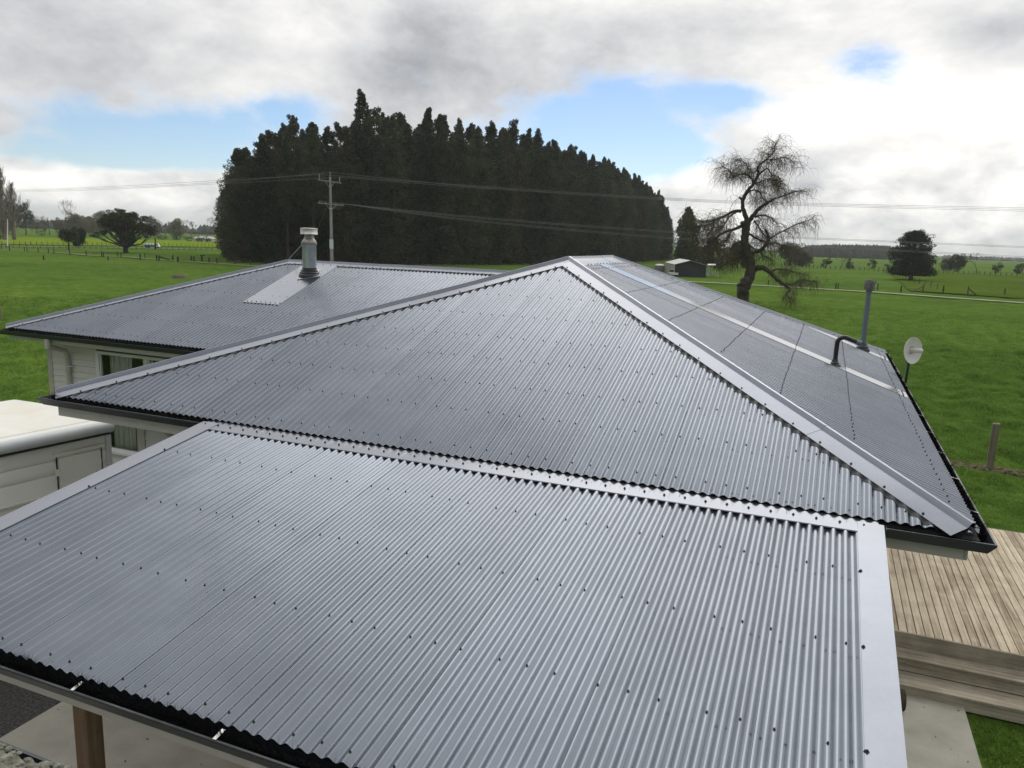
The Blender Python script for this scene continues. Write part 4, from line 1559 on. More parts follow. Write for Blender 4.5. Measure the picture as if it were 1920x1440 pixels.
for k, dy in enumerate((-3.2, 0, 3.0)):
    wire(wire_px(tops[k], [(900, 351 + dy * .55), (1250, 373 + dy * .6), (1500, 383 + dy * .75), (1920, 393 + dy), (2090, 397 + dy)], 640, 98, 1920, 115),
         ('lowest', 'middle', 'topmost')[2 - k] + ' of three upper wires from the power pole top across the grove to the right', 'upper wires right of the pole')
    wire(wire_px(tops[k], [(420, 341 + dy), (200, 352.5 + dy * .8), (35, 358 + dy * .6), (-150, 361 + dy * .5)], 597, 98, 35, 174),
         ('lowest', 'middle', 'topmost')[2 - k] + ' of three upper wires from the power pole top to the left edge', 'upper wires left of the pole')
for k, (p, dy) in enumerate((('A', -.7), ('A', 1.4), ('B', -.8), ('B', 1.4))):
    pts = [(900, 408), (1265, 435), (1508, 446), (1920, 463), (2090, 471)] if p == 'A' else [(900, 414.5), (1265, 446.5), (1636, 467), (1920, 482), (2090, 490)]
    wire(wire_px(lows[k], [(x, y + dy * (1.0 if x > 700 else 1)) for x, y in pts], 640, 98, 1920, 115),
         ('upper wire of the higher pair', 'lower wire of the higher pair', 'upper wire of the lowest pair', 'lower wire of the lowest pair')[k] + ' sagging right from the pole\'s lower crossarm', 'lower wires right of the pole')
for k, dy in enumerate((0, 7.5)):
    wire([at(-120, 409 + dy, 205)] + [at(x, y + dy, d) for x, y, d in ((14, 412, 186), (100, 418, 190), (190, 425, 196), (300, 431, 205), (416, 434, 215))],
         ('upper' if k == 0 else 'lower') + ' thin roadside wire passing low in front of the far trees', 'roadside wires')
rp = ground(14, 462)
rpo = empty('roadside_pole', rp, 'slim roadside pole below the tall bare poplars', 'power pole')
part(MB().tube([rp, at(14, 411, math.dist(rp, CAM) * .985)], [.13, .09], 8), 'pole', MAT['polewood'], rpo)
q = at(14, 412.5, np.dot(rp - CAM, CF))
part(MB().bar(q - CR * .9, q + CR * .9, .1, .12), 'crossarm', MAT['polewood'], rpo)
rp = ground(292, 468)
o = MB().tube([rp, (rp[0], rp[1], height_at(rp, 292, 445))], [.16, .13], 8).build('roadside_pole', MAT['darkpost'])
tag(o, 'short dark post in front of the blue truck', 'post')


# ------------------------------------------------------------------ fences
def fence(name, label, posts, h, w, wires=3, mat='darkpost', braces=(), hts=None, wr=.006, rails=False):
    """posts: ground points"""
    root = empty(name, tuple(posts[0]), label, 'fence')
    tops_ = []
    for k, p in enumerate(posts):
        p = np.array(p, float)
        hh = (hts[k] if hts else h) * random.uniform(.94, 1.06)
        lean = np.array([random.uniform(-.03, .03), random.uniform(-.03, .03), 0]) * hh
        ww = w * random.uniform(.85, 1.15) * (1.25 if hts and hts[k] > h else 1)
        b = MB().tube([p - Z * .1, p + lean * .5 + Z * hh * .6, p + lean + Z * hh], [ww / 2, ww / 2, ww / 2 * .92], 7)
        under(b.build('post', MAT[mat], None), root)
        tops_.append((p, hh))
    b = MB()
    for (p, h0), (q, h1) in zip(tops_[:-1], tops_[1:]):
        for i in range(wires):
            f = (i + 1) / (wires + .35)
            b.bar(p + Z * h * f, q + Z * h * f, wr * 2, wr * 2)
    if b.v:
        under(b.build('wire', MAT['wire'], None), root)
    for k, dirn in braces:
        p, hh = tops_[k]
        q = tops_[k + dirn][0]
        d = (q - p) / np.linalg.norm(q - p)
        under(MB().bar(p + Z * hh * .78, p + d * 1.9 + Z * .06, w * .7, w * .7).build('brace', MAT[mat], None), root)
    return root


def spread(pxs, n, z=0.0):
    """n ground points evenly along a line of photo pixels"""
    g = [ground(*p) for p in pxs]
    L = [0]
    for a, b_ in zip(g[:-1], g[1:]):
        L.append(L[-1] + np.linalg.norm(b_ - a))
    res = []
    for t in np.linspace(0, L[-1], n):
        k = min(np.searchsorted(L, t, 'right') - 1, len(g) - 2)
        res.append(g[k] + (g[k + 1] - g[k]) * (t - L[k]) / (L[k + 1] - L[k]))
    return res


npst = [(-40, 462), (3, 466.5), (18, 470), (46, 471), (51, 471.5), (72, 473), (91, 474), (101, 475.5), (131, 478), (139, 476), (162, 479.5), (191, 481.5), (194, 482), (203, 487.5), (221, 481), (227, 482.5), (263, 487), (272, 484)]
fence('paddock_fence', 'post and wire fence along the dry grass strip, left of the grove', [ground(*p) for p in npst if p[0] not in (203, 139)], .80, .16, 3, wr=.004)
npst = [(294, 488.5), (298.5, 488.8), (324, 488.5), (333.5, 491), (359, 489), (364, 490), (378.5, 489), (392, 493), (407, 494.5), (440, 496), (470, 498)]
fence('gateway_fence', 'line of stout gateway posts running into the left foot of the grove', [ground(*p) for p in npst], .78, .24, 3, wr=.004, braces=((0, -1),) if False else ((1, 1),))
fence('road_fence', 'far roadside fence below the sunlit green paddock', spread([(-30, 459.5), (100, 460.5), (240, 461.5), (420, 463.5)], 52), .90, .10, 3, wr=.006)
fence('verge_fence', 'low fence on the near verge of the road', spread([(-30, 465), (100, 466), (240, 467), (418, 470)], 40), .60, .09, 2, wr=.005)
rpst = [(1440, 536), (1500, 539), (1567, 541.5), (1571, 543), (1645, 544), (1689, 547.5), (1730, 548), (1768, 549.5), (1814, 554), (1883, 553.5), (1960, 560)]
fence('race_fence', 'fence along the pale farm track with braced strainer posts', [ground(*p) for p in rpst], .86, .15, 4, wr=.003,
      hts=[.8, .8, .8, .86, .86, .86, .95, 1.0, 1.12, .9, .9], braces=((6, -1), (8, 1)))
fence('cross_fence', 'fence line receding from the farm track past the big dark tree', spread([(1757, 543), (1700, 527), (1655, 511)], 17), .9, .12, 3, wr=.004)
fence('far_fence', 'far paddock fence in front of the right hand trees', spread([(1440, 498), (1540, 504), (1640, 508), (1780, 513), (1990, 522)], 64), .95, .15, 3, wr=.012)
fp = ground(1855, 877)
o = MB().hexa([fp + np.array(p) for p in ((-.075, -.045, -.2), (.075, -.045, -.2), (.075, .045, -.2), (-.075, .045, -.2), (-.07, -.04, 1.06), (.08, -.045, 1.075), (.08, .045, 1.09), (-.07, .045, 1.08))]).build('fence_post', MAT['fencepost'], bevel=.012)
tag(o, 'rough square wooden post standing at the bare dirt strip near the right gutter', 'post')
ds = MB()
dl_ = [ground(*p) for p in ((1660, 859), (1725, 865), (1790, 870), (1855, 877), (1930, 889), (2020, 901))]
for k in range(800):
    i_ = random.randrange(5)
    q = dl_[i_] + (dl_[i_ + 1] - dl_[i_]) * random.random()
    s_ = random.uniform(.012, .05)
    ds.lathe((q[0] + random.gauss(0, .15), q[1] + random.gauss(0, .22), -.014), [(s_, 0), (s_ * .8, s_ * .35), (s_ * .3, s_ * .55)], 5)
tag(ds.build('dirt_strip', MAT['dirt']), kind='structure')
for lab, X_, Y_, yt, w in (('weathered fence post at the left edge beside the wing roof corner', 0, 600, 572, .17), ('lone post in the left paddock in front of the fence', 82, 487, 478.5, .2), ('single post in the left paddock near the dry strip', 203, 487.5, 480, .2)):
    p = ground(X_, Y_)
    o = MB().tube([p - Z * .1, (p[0], p[1], height_at(p, X_, yt))], [w / 2, w / 2 * .9], 8).build('fence_post', MAT['fencepost' if Y_ > 500 else 'darkpost'])
    tag(o, lab, 'post')
p = ground(336, 521)
tr = empty('water_trough', p, 'low round concrete trough in the left paddock', 'trough')
part(MB().lathe(p, [(.68, -.05), (.70, .27), (.60, .28), (.58, .12)], 20), 'basin', MAT['trough'], tr, smooth='auto')
part(MB().lathe(p + Z * .13, [(.575, 0), (.575, .004)], 20), 'water', MAT['carglass'], tr)
p = ground(380, 489)
sg = empty('paddock_sign', p, 'small dark board on a post beside the gateway', 'sign')
part(MB().tube([p, p + Z * .80], .06, 6), 'post', MAT['darkpost'], sg)
part(MB().bar(p + Z * .82 - CR * .36, p + Z * .82 + CR * .36, .07, .20), 'board', MAT['darkpost'], sg)

# ------------------------------------------------------------------ vehicles and buildings far off
tp = ground(286, 464.8)
fw_ = ground(300, 465.3) - tp
ang = math.atan2(fw_[1], fw_[0])
truck = empty('truck', tuple(tp), 'small blue and white tank truck on the road beyond the big spreading tree', 'truck')
rt = Matrix.Translation(tp) @ Matrix.Rotation(ang, 4, 'Z')


def rpart(b, name, m, root, R_, **kw):
    b.v = [tuple(R_ @ Vector(p)) for p in b.v]
    return part(b, name, MAT[m], root, **kw)


rpart(MB().box(-1.7, .72, -.42, .42, .30, .62), 'chassis_box', 'blue', truck, rt, bevel=.03)
rpart(MB().tube([(-1.68, 0, .76), (.68, 0, .76)], .27, 14), 'tank', 'carwhite', truck, rt, smooth='auto')
for x in (-1.5, -.75, 0, .6):
    rpart(MB().box(x - .05, x + .05, -.3, .3, .62, 1.05), 'tank_band', 'blue', truck, rt)
rpart(MB().hexa([(.82, -.42, .3), (1.75, -.42, .3), (1.75, .42, .3), (.82, .42, .3), (.85, -.38, 1.02), (1.42, -.36, 1.02), (1.42, .36, 1.02), (.85, .38, 1.02)]), 'cab', 'carwhite', truck, rt, bevel=.04)
rpart(MB().hexa([(.95, -.43, .64), (1.45, -.43, .64), (1.45, .43, .64), (.95, .43, .64), (.98, -.40, .92), (1.36, -.385, .92), (1.36, .385, .92), (.98, .40, .92)]), 'cab_window', 'carglass', truck, rt)
for x in (-1.35, -.85, 1.3):
    for y in (-.4, .28):
        rpart(MB().lathe((x, y, .19), [(.10, 0), (.19, 0), (.19, .12), (.10, .12)], 14, (0, 1, 0)), 'wheel', 'tyre', truck, rt)

# barn: dark gable end, pale long side and low-pitched iron roof
bl = ground(1247, 515)
ba, bb2 = ground(1266, 518.5), ground(1325, 520)
D_ = np.dot(ba - CAM, CF)
barn = empty('barn', tuple(ba), 'low farm shed with pale iron roof and dark gable, behind the bare willow', 'barn')
e1 = at(1266, 496, D_)
pk = at(1294, 489, D_)
e2 = at(1325, 498, D_)
g1, gp, g2 = (np.array((p[0], p[1], 0)) for p in (e1, pk, e2))
back_v = (at(1247, 489, D_ + 14) - e1) * np.array((1, 1, 0))
back_v = back_v / np.linalg.norm(back_v) * 13
part(MB().add([g1, g2, e2, pk, e1] + [p + back_v for p in (g1, g2, e2, pk, e1)], [(0, 1, 2, 3, 4), (9, 8, 7, 6, 5), (1, 6, 7, 2)]), 'gable_wall', MAT['barnwall'], barn)
part(MB().hexa([g1 - CR * .03, g1 + back_v - CR * .03, g1 + back_v, g1, e1 - CR * .03, e1 + back_v - CR * .03, e1 + back_v, e1]), 'side_wall', MAT['barnroof'], barn)
ov = (pk - e1) * .06
for a, b_ in ((pk, e1), (pk, e2)):
    s = (b_ - a) * 1.06 + a
    f_ = -back_v / 13 * .25
    part(MB().hexa([p + Z * k for k in (0.02, .08) for p in (a + f_, s + f_, s + back_v, a + back_v)]), 'roof', MAT['barnroof'], barn)
wn_ = g2 + (g1 - g2) * -.02
for s in (.18, .5, .8):
    c = g2 + back_v * s * .5 + CR * .06
    part(MB().bar(c + Z * .35, c + Z * 1.6, .5, .06), 'white_panel', MAT['carwhite'], barn)
lean = empty('lean_to', tuple(ground(1338, 520)), 'white framed porch at the right end of the low farm shed', 'porch')
q = ground(1336, 519.5)
for X_ in (1328, 1334, 1340, 1345):
    a = ground(X_, 519)
    part(MB().bar(a, a + Z * (1.9 if X_ < 1338 else .9), .16, .16), 'post', MAT['carwhite'], lean)
part(MB().hexa([p + Z * k for k in (1.85, 1.95) for p in (ground(1325, 520), ground(1340, 520), ground(1340, 516), ground(1325, 516))]), 'roof', MAT['barnroof'], lean)
tk = ground(1236, 512)
tank = empty('water_tank', tuple(tk), 'squat grey water tank with a white lid left of the farm shed', 'tank')
part(MB().lathe(tk, [(.88, 0), (.88, 1.30), (.80, 1.36)], 24), 'shell', MAT['tank'], tank, smooth='auto')
part(MB().lathe(tk + Z * 1.36, [(.80, 0), (.7, .12), (.4, .2), (.1, .22)], 24), 'lid', MAT['tanklid'], tank, smooth='auto')
cu = ground(1262, 517.5)
car = empty('parked_car', tuple(cu), 'white car parked between the water tank and the farm shed', 'car')
cm = Matrix.Translation(cu) @ Matrix.Rotation(1.9, 4, 'Z')
rpart(MB().hexa([(-1.5, -.6, .22), (1.5, -.6, .22), (1.5, .6, .22), (-1.5, .6, .22), (-1.5, -.58, .62), (1.45, -.58, .58), (1.45, .58, .58), (-1.5, .58, .62)]), 'body', 'carwhite', car, cm, bevel=.06)
rpart(MB().hexa([(-.6, -.56, .62), (.8, -.56, .6), (.8, .56, .6), (-.6, .56, .62), (-.45, -.46, 1.02), (.35, -.46, 1.02), (.35, .46, 1.02), (-.45, .46, 1.02)]), 'cabin', 'carglass', car, cm, bevel=.04)
rpart(MB().box(-.45, .36, -.47, .47, 1.02, 1.06), 'cabin_roof', 'carwhite', car, cm, bevel=.02)
for x in (-.95, .95):
    for y in (-.62, .47):
        rpart(MB().lathe((x, y, .22), [(.12, 0), (.22, 0), (.22, .15), (.12, .15)], 14, (0, 1, 0)), 'wheel', 'tyre', car, cm)
for lab, X_, Y_, yt, w, col_ in (('long pale roofed farmhouse half hidden by dark shrubs at far left', 380, 453, 443, 34, 'barnroof'), ('low pale shed at the left foot of the grove', 409, 457, 449, 17, 'barnroof')):
    p = ground(X_, Y_)
    D_ = np.dot(p - CAM, CF)
    hw_ = w / 2 * D_ / F_PX
    H_ = height_at(p, X_, yt)
    b = empty('farmhouse' if w > 20 else 'farm_shed', tuple(p), lab, 'house' if w > 20 else 'shed')
    d = np.array((CR[0], CR[1], 0)) / np.hypot(CR[0], CR[1])
    bk = np.array((CF[0], CF[1], 0)) / np.hypot(CF[0], CF[1]) * 4
    part(MB().hexa([p - d * hw_, p + d * hw_, p + d * hw_ + bk, p - d * hw_ + bk] + [q + Z * H_ * .6 for q in (p - d * hw_, p + d * hw_, p + d * hw_ + bk, p - d * hw_ + bk)]), 'wall', MAT['fascia'], b)
    b0 = [p - d * hw_ * 1.06 - bk * .06, p + d * hw_ * 1.06 - bk * .06, p + d * hw_ * 1.06 + bk * 1.06, p - d * hw_ * 1.06 + bk * 1.06]
    r0, r1 = p - d * hw_ * .8 + bk * .5 + Z * H_, p + d * hw_ * .8 + bk * .5 + Z * H_
    b0 = [q + Z * H_ * .602 for q in b0]
    part(MB().add(b0 + [r0, r1], [(0, 1, 5, 4), (1, 2, 5), (2, 3, 4, 5), (3, 0, 4), (3, 2, 1, 0)]), 'roof', MAT[col_], b)
    for s in (-.6, -.1, .45):
        c = p + d * hw_ * s - bk * .006 + Z * H_ * .34
        part(MB().bar(c - d * hw_ * .1, c + d * hw_ * .1, .04, H_ * .26), 'window', MAT['carglass'], b)

# ------------------------------------------------------------------ vegetation
def unit(v):
    return v / (np.linalg.norm(v, axis=-1, keepdims=True) + 1e-9)


def leaf_cloud(C, Rd, n, ln, wd, r, out=1.0, up=0.0, rnd=.7, axis=None, shell=.35):
    """diamond leaves spread through ellipsoidal clumps; C (k,3) centres, Rd (k,3) radii"""
    C, Rd = np.asarray(C, float), np.asarray(Rd, float)
    k = len(C)
    idx = np.repeat(np.arange(k), n)
    d = unit(r.normal(size=(k * n, 3)))
    rad = (shell + (1 - shell) * r.random((k * n, 1))) ** .6
    off = d * rad * Rd[idx]
    p = C[idx] + off
    if axis is None:
        o = unit(off)
    else:
        o = unit(p - np.asarray(axis) * np.array([1, 1, 0]) - np.array([0, 0, 1]) * p[:, 2:3])
    dr = unit(o * out + np.array([0, 0, up]) + r.normal(size=p.shape) * rnd)
    s = unit(np.cross(dr, unit(r.normal(size=p.shape))))
    L = ln * r.uniform(.6, 1.3, (k * n, 1))
    w = wd * r.uniform(.6, 1.3, (k * n, 1))
    V_ = np.stack([p - dr * L * .5, p + s * w * .5, p + dr * L * .5, p - s * w * .5], 1).reshape(-1, 3)
    F_ = np.arange(len(V_)).reshape(-1, 4)
    return V_, F_


def tube_np(b, pts, rad, n=4):
    b.tube(pts, rad, n, cap=False)


def grow(b, tips, p, d, L, rad, depth, r, split=(2, 3), spread_=.55, up=.15, shrink=.72, n=5, seg=3, jitter=.12, rmin=0.0):
    rad = max(rad, rmin)
    pts, rs = [p], [rad]
    q = p
    for k in range(seg):
        d = unit(d + r.normal(size=3) * jitter + np.array([0, 0, up]) * .3)
        q = q + d * L / seg
        pts.append(q)
        rs.append(rad * (1 - .38 * (k + 1) / seg))
    tube_np(b, pts, rs, n)
    if depth == 0:
        tips.append((q, d))
        return
    for _ in range(int(r.integers(split[0], split[1] + 1))):
        a = unit(r.normal(size=3))
        nd = unit(d + a * spread_ + np.array([0, 0, up]))
        grow(b, tips, q, nd, L * shrink * r.uniform(.8, 1.2), rs[-1] * .78, depth - 1, r, split, spread_, up, shrink, max(3, n - 1), seg, jitter, rmin)
    if depth <= 2:
        tips.append((q, d))


def tree_root(name, label, cat, group=None):
    return empty(name, (0, 0, 0), label, cat, group)


# --- tall conifers of the grove
GL = 'tall dark conifer packed into the big grove behind the house'
GG = 'tall conifers of the dark grove'
ZONES = ((470, 'conifer at the rounded left end of the grove, over the gateway fence', 'conifers at the left end of the grove'),
         (640, 'conifer of the thin left part of the grove, behind the chimney, trunks showing', 'conifers behind the chimney'),
         (860, 'tall conifer in the middle of the grove, right of the power pole', 'conifers in the middle of the grove'),
         (1060, 'tall conifer of the grove above the left hip of the main roof', 'conifers above the main roof hip'),
         (2000, 'conifer in the right part of the grove, stepping down towards the willow', 'conifers at the right end of the grove'))


def make_conifer(h, rm, lowest, seed, brown=False, thin=1.0, tipw=1.0):
    r = np.random.default_rng(seed)
    root = tree_root('conifer_tree', GL, 'tree', GG)
    b = MB()
    wob = r.normal(0, .12, (8, 2))
    pts = [(wob[k, 0] * k * .25, wob[k, 1] * k * .25, h * k / 7.2 - .2) for k in range(8)]
    b.tube(pts, [.36 * (1 - .88 * k / 7) for k in range(8)], 7)
    b.build('trunk', MAT['bark'], root)
    C, R_ = [], []
    t = lowest
    while t < .985:
        rad = rm * tipw * min(1.0, ((1 - t) / .30) ** .82) * (.78 + .22 * min(1, (1 - t) / .7)) * r.uniform(.86, 1.1) * (.72 + .28 * min(1, (t - lowest) / .22 + .25))
        cnt = max(3, int(round(2.9 * (rad / rm) * 2.9 * thin)))
        a0 = r.uniform(0, 6.28)
        for k in range(cnt):
            a = a0 + 6.283 * k / cnt + r.normal(0, .25)
            rr_ = rad * r.uniform(.40, 1.02)
            C.append((rr_ * math.cos(a), rr_ * math.sin(a), h * t + r.normal(0, .35) - .12 * rr_))
            s = r.uniform(.75, 1.25) * (.26 + .80 * rad / rm)
            R_.append((s * 1.05, s * 1.05, max(.5, s * .95)))
        t += (.030 + .008 * r.random()) * (.42 + .58 * rad / rm)
    C.append((0, 0, h * .985)); R_.append((.30, .30, .55))
    V_, F_ = leaf_cloud(C, R_, 62, .50, .19, r, out=.6, up=.10, rnd=.65)
    np_obj('crown', V_, F_, MAT['coniferbrown' if brown else 'conifer'], root)
    return root


protos = [make_conifer(26, 3.4, .015, 1), make_conifer(26, 3.0, .012, 2), make_conifer(26, 3.7, .018, 3, True), make_conifer(26, 3.2, .015, 4, False, 1.0, .9)]
opens = [make_conifer(26, 3.3, .40, 11, False, .62), make_conifer(26, 3.0, .34, 12, True, .6), make_conifer(26, 3.5, .48, 13, False, .62)]
outline = [(405, 470), (416, 430), (425, 360), (435, 300), (450, 282), (480, 262), (500, 246), (525, 232), (550, 213), (562, 212), (575, 232), (590, 222), (612, 238), (640, 220), (662, 203), (682, 172), (697, 203), (716, 199), (735, 207), (757, 198), (776, 214), (797, 205), (812, 214), (825, 205), (846, 213), (877, 200), (900, 214), (925, 221), (948, 216), (975, 240), (990, 234), (1020, 262), (1050, 264), (1085, 287), (1120, 294), (1140, 305), (1170, 322), (1200, 335), (1230, 360), (1245, 388), (1256, 425), (1266, 470)]
ox, oy = zip(*outline)
front_line = [np.array(p, float) for p in ((-87.5, 97), (-80, 98), (-73.5, 108), (-64, 127), (-57, 155), (-52.5, 190), (-50.5, 225), (-50.5, 262), (-51.5, 290))]
spots = []
for row in range(5):
    o0 = row * 4.6
    s_ = 0
    ln_ = []
    for a, b_ in zip(front_line[:-1], front_line[1:]):
        d = (b_ - a) / np.linalg.norm(b_ - a)
        nn = np.array([-d[1], d[0]])
        ln_ += [(a + nn * o0, b_ + nn * o0)]
    for a, b_ in ln_:
        L = np.linalg.norm(b_ - a)
        t = random.uniform(0, 3)
        while t < L:
            q = a + (b_ - a) * t / L + np.array([random.uniform(-.9, .9), random.uniform(-.9, .9)])
            spots.append((q, row))
            t += (4.1 if row < 2 else 4.8) * (1.0 + max(0, (np.hypot(*a) - 160)) / 170)
for X_, D_ in ((432, 150), (440, 138), (447, 128), (455, 145), (463, 133), (470, 126), (478, 150), (490, 131), (500, 142)):
    q = at(X_, 480, D_)
    spots.append((q[:2], 0))
used = {id(p): False for p in protos + opens}
ngrove = 0
tallest = None
for q, row in spots:
    X_, _ = px((q[0], q[1], 0))
    if not 430 < X_ < 1256:
        continue
    if row > 3 or (row == 3 and 468 < X_ < 566 and random.random() < .7):
        continue
    D_ = np.dot(np.array((q[0], q[1], 0)) - CAM, CF)
    ytop = np.interp(X_, ox, oy)
    if row == 0 and abs(X_ - 682) < 4: ytop = 172
    hmax = height_at((q[0], q[1], 0), X_, ytop)
    h = min(hmax - (random.uniform(0, 2.6) ** 1.4 - .3 if row < 2 else random.uniform(0, 3)), random.uniform(25.5, 29.5))
    if row >= 2:
        h = min(h, 27.5)
    if h < 5:
        continue
    op = X_ < 640 and row < 3 and random.random() < .72
    if X_ < 455: op = False
    src = random.choice(opens if op else protos)
    c = copy_tree(src) if used[id(src)] else src
    used[id(src)] = True
    c.location = (q[0], q[1], -.05)
    c.rotation_euler = (0, 0, random.uniform(0, 6.28))
    s = h / 26
    wscale = min(1.12, max(.74, s ** .5)) * random.uniform(.92, 1.12)
    c.scale = (wscale, wscale, s)
    ngrove += 1
    for lim, zl, zg in ZONES:
        if X_ < lim:
            c['label'], c['group'] = zl, zg
            break
    if row == 0 and (tallest is None or c.location.z + h - hmax + ytop * 0 > -9):
        if tallest is None or px((q[0], q[1], h))[1] < tallest[0]:
            tallest = (px((q[0], q[1], h))[1], c)
tallest[1]['label'] = 'conifer whose pointed top rises highest of the whole grove'
del tallest[1]['group']
for src in protos + opens:
    if not used[id(src)]:
        for chd in list(src.children):
            bpy.data.objects.remove(chd)
        bpy.data.objects.remove(src)


def place(root, X_, Y_, ytop, width, h0, w0):
    """stand a tree built h0 tall and w0 wide so that it fills the pixels it has in the photo"""
    p = ground(X_, Y_)
    D_ = np.dot(p - CAM, CF)
    root.location = (p[0], p[1], -.03)
    s = height_at(p, X_, ytop) / h0 * (1.08 if ytop > 398 and Y_ < 455 and X_ < 420 else 1.0)
    w = width * D_ / F_PX / w0
    root.scale = (w, w, s)
    root.rotation_euler = (0, 0, random.uniform(0, 6.28))
    return root


# the slender one rising above the grove and the single tree right of it
lone = make_conifer(13.5, 2.5, .02, 31, False, 1.2)
tag(lone, 'single bushy conifer standing just right of the big grove', 'tree')
del lone['group']
place(lone, 1284, 503, 389, 46, 13.5, 5.6)


# --- round crowned trees, built at 10 m
def make_round(name, label, mat, seed, h=10.0, w=10.0, base=.18, lumps_=34, n=60, leaf=.42, flat_=.8, trunk=.28, group=None, cat='tree', bare=False):
    r = np.random.default_rng(seed)
    root = tree_root(name, label, cat, group)
    b = MB()
    tips = []
    grow(b, tips, np.array((0, 0, -.1)), np.array((0, 0, 1.0)), h * (base + .12), trunk, 3, r, (3, 4), .6, .25, .8, 6)
    b.build('trunk', MAT['bark'], root)
    C, R_ = [], []
    for k in range(lumps_):
        d = unit(r.normal(size=3))
        d[2] = d[2] if d[2] > 0 else d[2] * .9
        f = r.uniform(.45, .9)
        zc = h * (base + (1 - base) * .46)
        C.append((d[0] * f * w * .44, d[1] * f * w * .44, zc + d[2] * f * h * (1 - base) * .52))
        s = r.uniform(.12, .2)
        R_.append((s * w, s * w, s * h * flat_))
    V_, F_ = leaf_cloud(C, R_, n, leaf, leaf * .45, r, out=.7, up=.1, rnd=.7)
    z0, z1 = np.percentile(V_[:, 2], (.5, 99.5))
    V_[:, 2] = h * base * .8 + (V_[:, 2] - z0) * (h * (1 - base * .8)) / (z1 - z0)
    e = np.percentile(np.abs(V_[:, :2]), 99)
    V_[:, :2] *= w * .5 / e
    np_obj('crown', V_, F_, MAT[mat], root)
    return root


def make_bare(name, label, seed, h=10.0, spread_=.5, up=.25, depth=6, mat='greytwig', trunk=.42, split=(2, 3), shrink=.76, frac=.26, group=None):
    r = np.random.default_rng(seed)
    root = tree_root(name, label, 'tree', group)
    b = MB()
    tips = []
    grow(b, tips, np.array((0, 0, -.1)), np.array((0, 0, 1.0)), h * frac, trunk, depth, r, split, spread_, up, shrink, 6, 2, .16, .032)
    zs = max(p[2] for p in b.v)
    b.v = [(p[0], p[1], p[2] * h / zs) for p in b.v]
    wv = np.percentile([math.hypot(p[0], p[1]) for p in b.v], 97) * 2
    b.build('branches', MAT[mat], root)
    return root, wv


def make_poplar(label, seed, h=20.0):
    r = np.random.default_rng(seed)
    root = tree_root('poplar_tree', label, 'tree')
    b = MB()
    b.tube([(0, 0, -.2), (.1, 0, h * .4), (0, .1, h * .97)], [.45, .28, .04], 6)
    for k in range(150):
        z = h * r.uniform(.04, .88)
        a = r.uniform(0, 6.28)
        L = h * r.uniform(.10, .30) * (1.15 - z / h)
        o = np.array((math.cos(a), math.sin(a), 0))
        p0 = np.array((0, 0, z))
        p1 = p0 + o * L * .30 + Z * L * .4
        p2 = p1 + o * L * .14 + Z * L * .7
        b.tube([p0, p1, p2], [.075, .055, .03], 3, cap=False)
        for q in range(5):
            s = r.uniform(.2, 1)
            m_ = p0 + (p2 - p0) * s
            b.tube([m_, m_ + r.normal(size=3) * .22 + Z * L * .25], [.05, .03], 3, cap=False)
    b.build('branches', MAT['greytwig'], root)
    return root


place(make_poplar('tallest bare poplar at the left edge of the picture', 41), 9, 450, 303, 30, 20, 3.1)
place(make_poplar('second bare poplar, shorter and just right of the tallest one', 42), 27, 450, 335, 26, 20, 3.1)
place(make_poplar('bare poplar partly cut off by the left edge of the picture', 43), -6, 449, 322, 26, 20, 3.1)
place(make_round('gum_tree', 'tall ragged dark gum tree right of the bare poplars', 'gumleaf', 51, 12, 8.6, .28, 30, 80, .55, .55), 49, 441, 381, 34, 12, 8.6)
place(make_round('shrub', 'dark bush mass below the poplars at the left edge', 'dkleaf', 52, 5, 8, .0, 16, 40, .4, .8), 2, 449, 425, 34, 5, 8)
place(make_round('hazy_tree', 'hazy grey green tree between the gum and the small bare tree', 'hedge', 53), 69, 438, 408, 30, 10, 10)
place(make_round('hazy_tree', 'narrow dark tree beside the small orange brown bare tree', 'hedge', 54), 84, 440, 408, 16, 10, 10)
t_, w_ = make_bare('bare_tree', 'small orange brown bare tree in the far left row', 55, 10, .55, .15, 5, 'brownwillow')
place(t_, 94, 441, 409, 28, 10, w_)
t_, w_ = make_bare('birch_tree', 'tall bare birch standing above the left far trees', 56, 18, .55, .22, 7, 'greytwig', .3, (2, 3), .8)
place(t_, 129, 440, 368, 54, 18, w_)
place(make_round('shrub', 'low dark dome shaped bush in the far left paddock', 'dkleaf', 57, 3, 6, .0, 14, 30, .3, .8, .1), 79, 443, 433, 19, 3, 6)
for k, (lab, X_, Y_, yt, w, mt) in enumerate((
        ('rounded brown tree under the bare birch', 145, 443, 404, 34, 'browncrown'),
        ('brown tree left of the cabbage tree crown', 115, 441, 412, 26, 'browncrown'),
        ('green brown round tree between birch and big spreading tree', 168, 443, 408, 28, 'oakcrown'),
        ('large pale grey tree behind the left side of the spreading tree', 193, 443, 400, 40, 'greycrown'),
        ('pale grey tree behind the middle of the spreading tree', 232, 444, 402, 44, 'greycrown'),
        ('big brown dome tree right of the spreading tree', 282, 445, 409, 46, 'browncrown'),
        ('perfectly rounded olive tree left of the fan shaped bare one', 332, 446, 413, 32, 'oakcrown'),
        ('small grey tree at the left foot of the grove', 415, 450, 420, 20, 'hedge'))):
    place(make_round('round_tree', lab, mt, 60 + k, 10, 10, .12, 44, 120, .62), X_, Y_, yt, w, 10, 10)
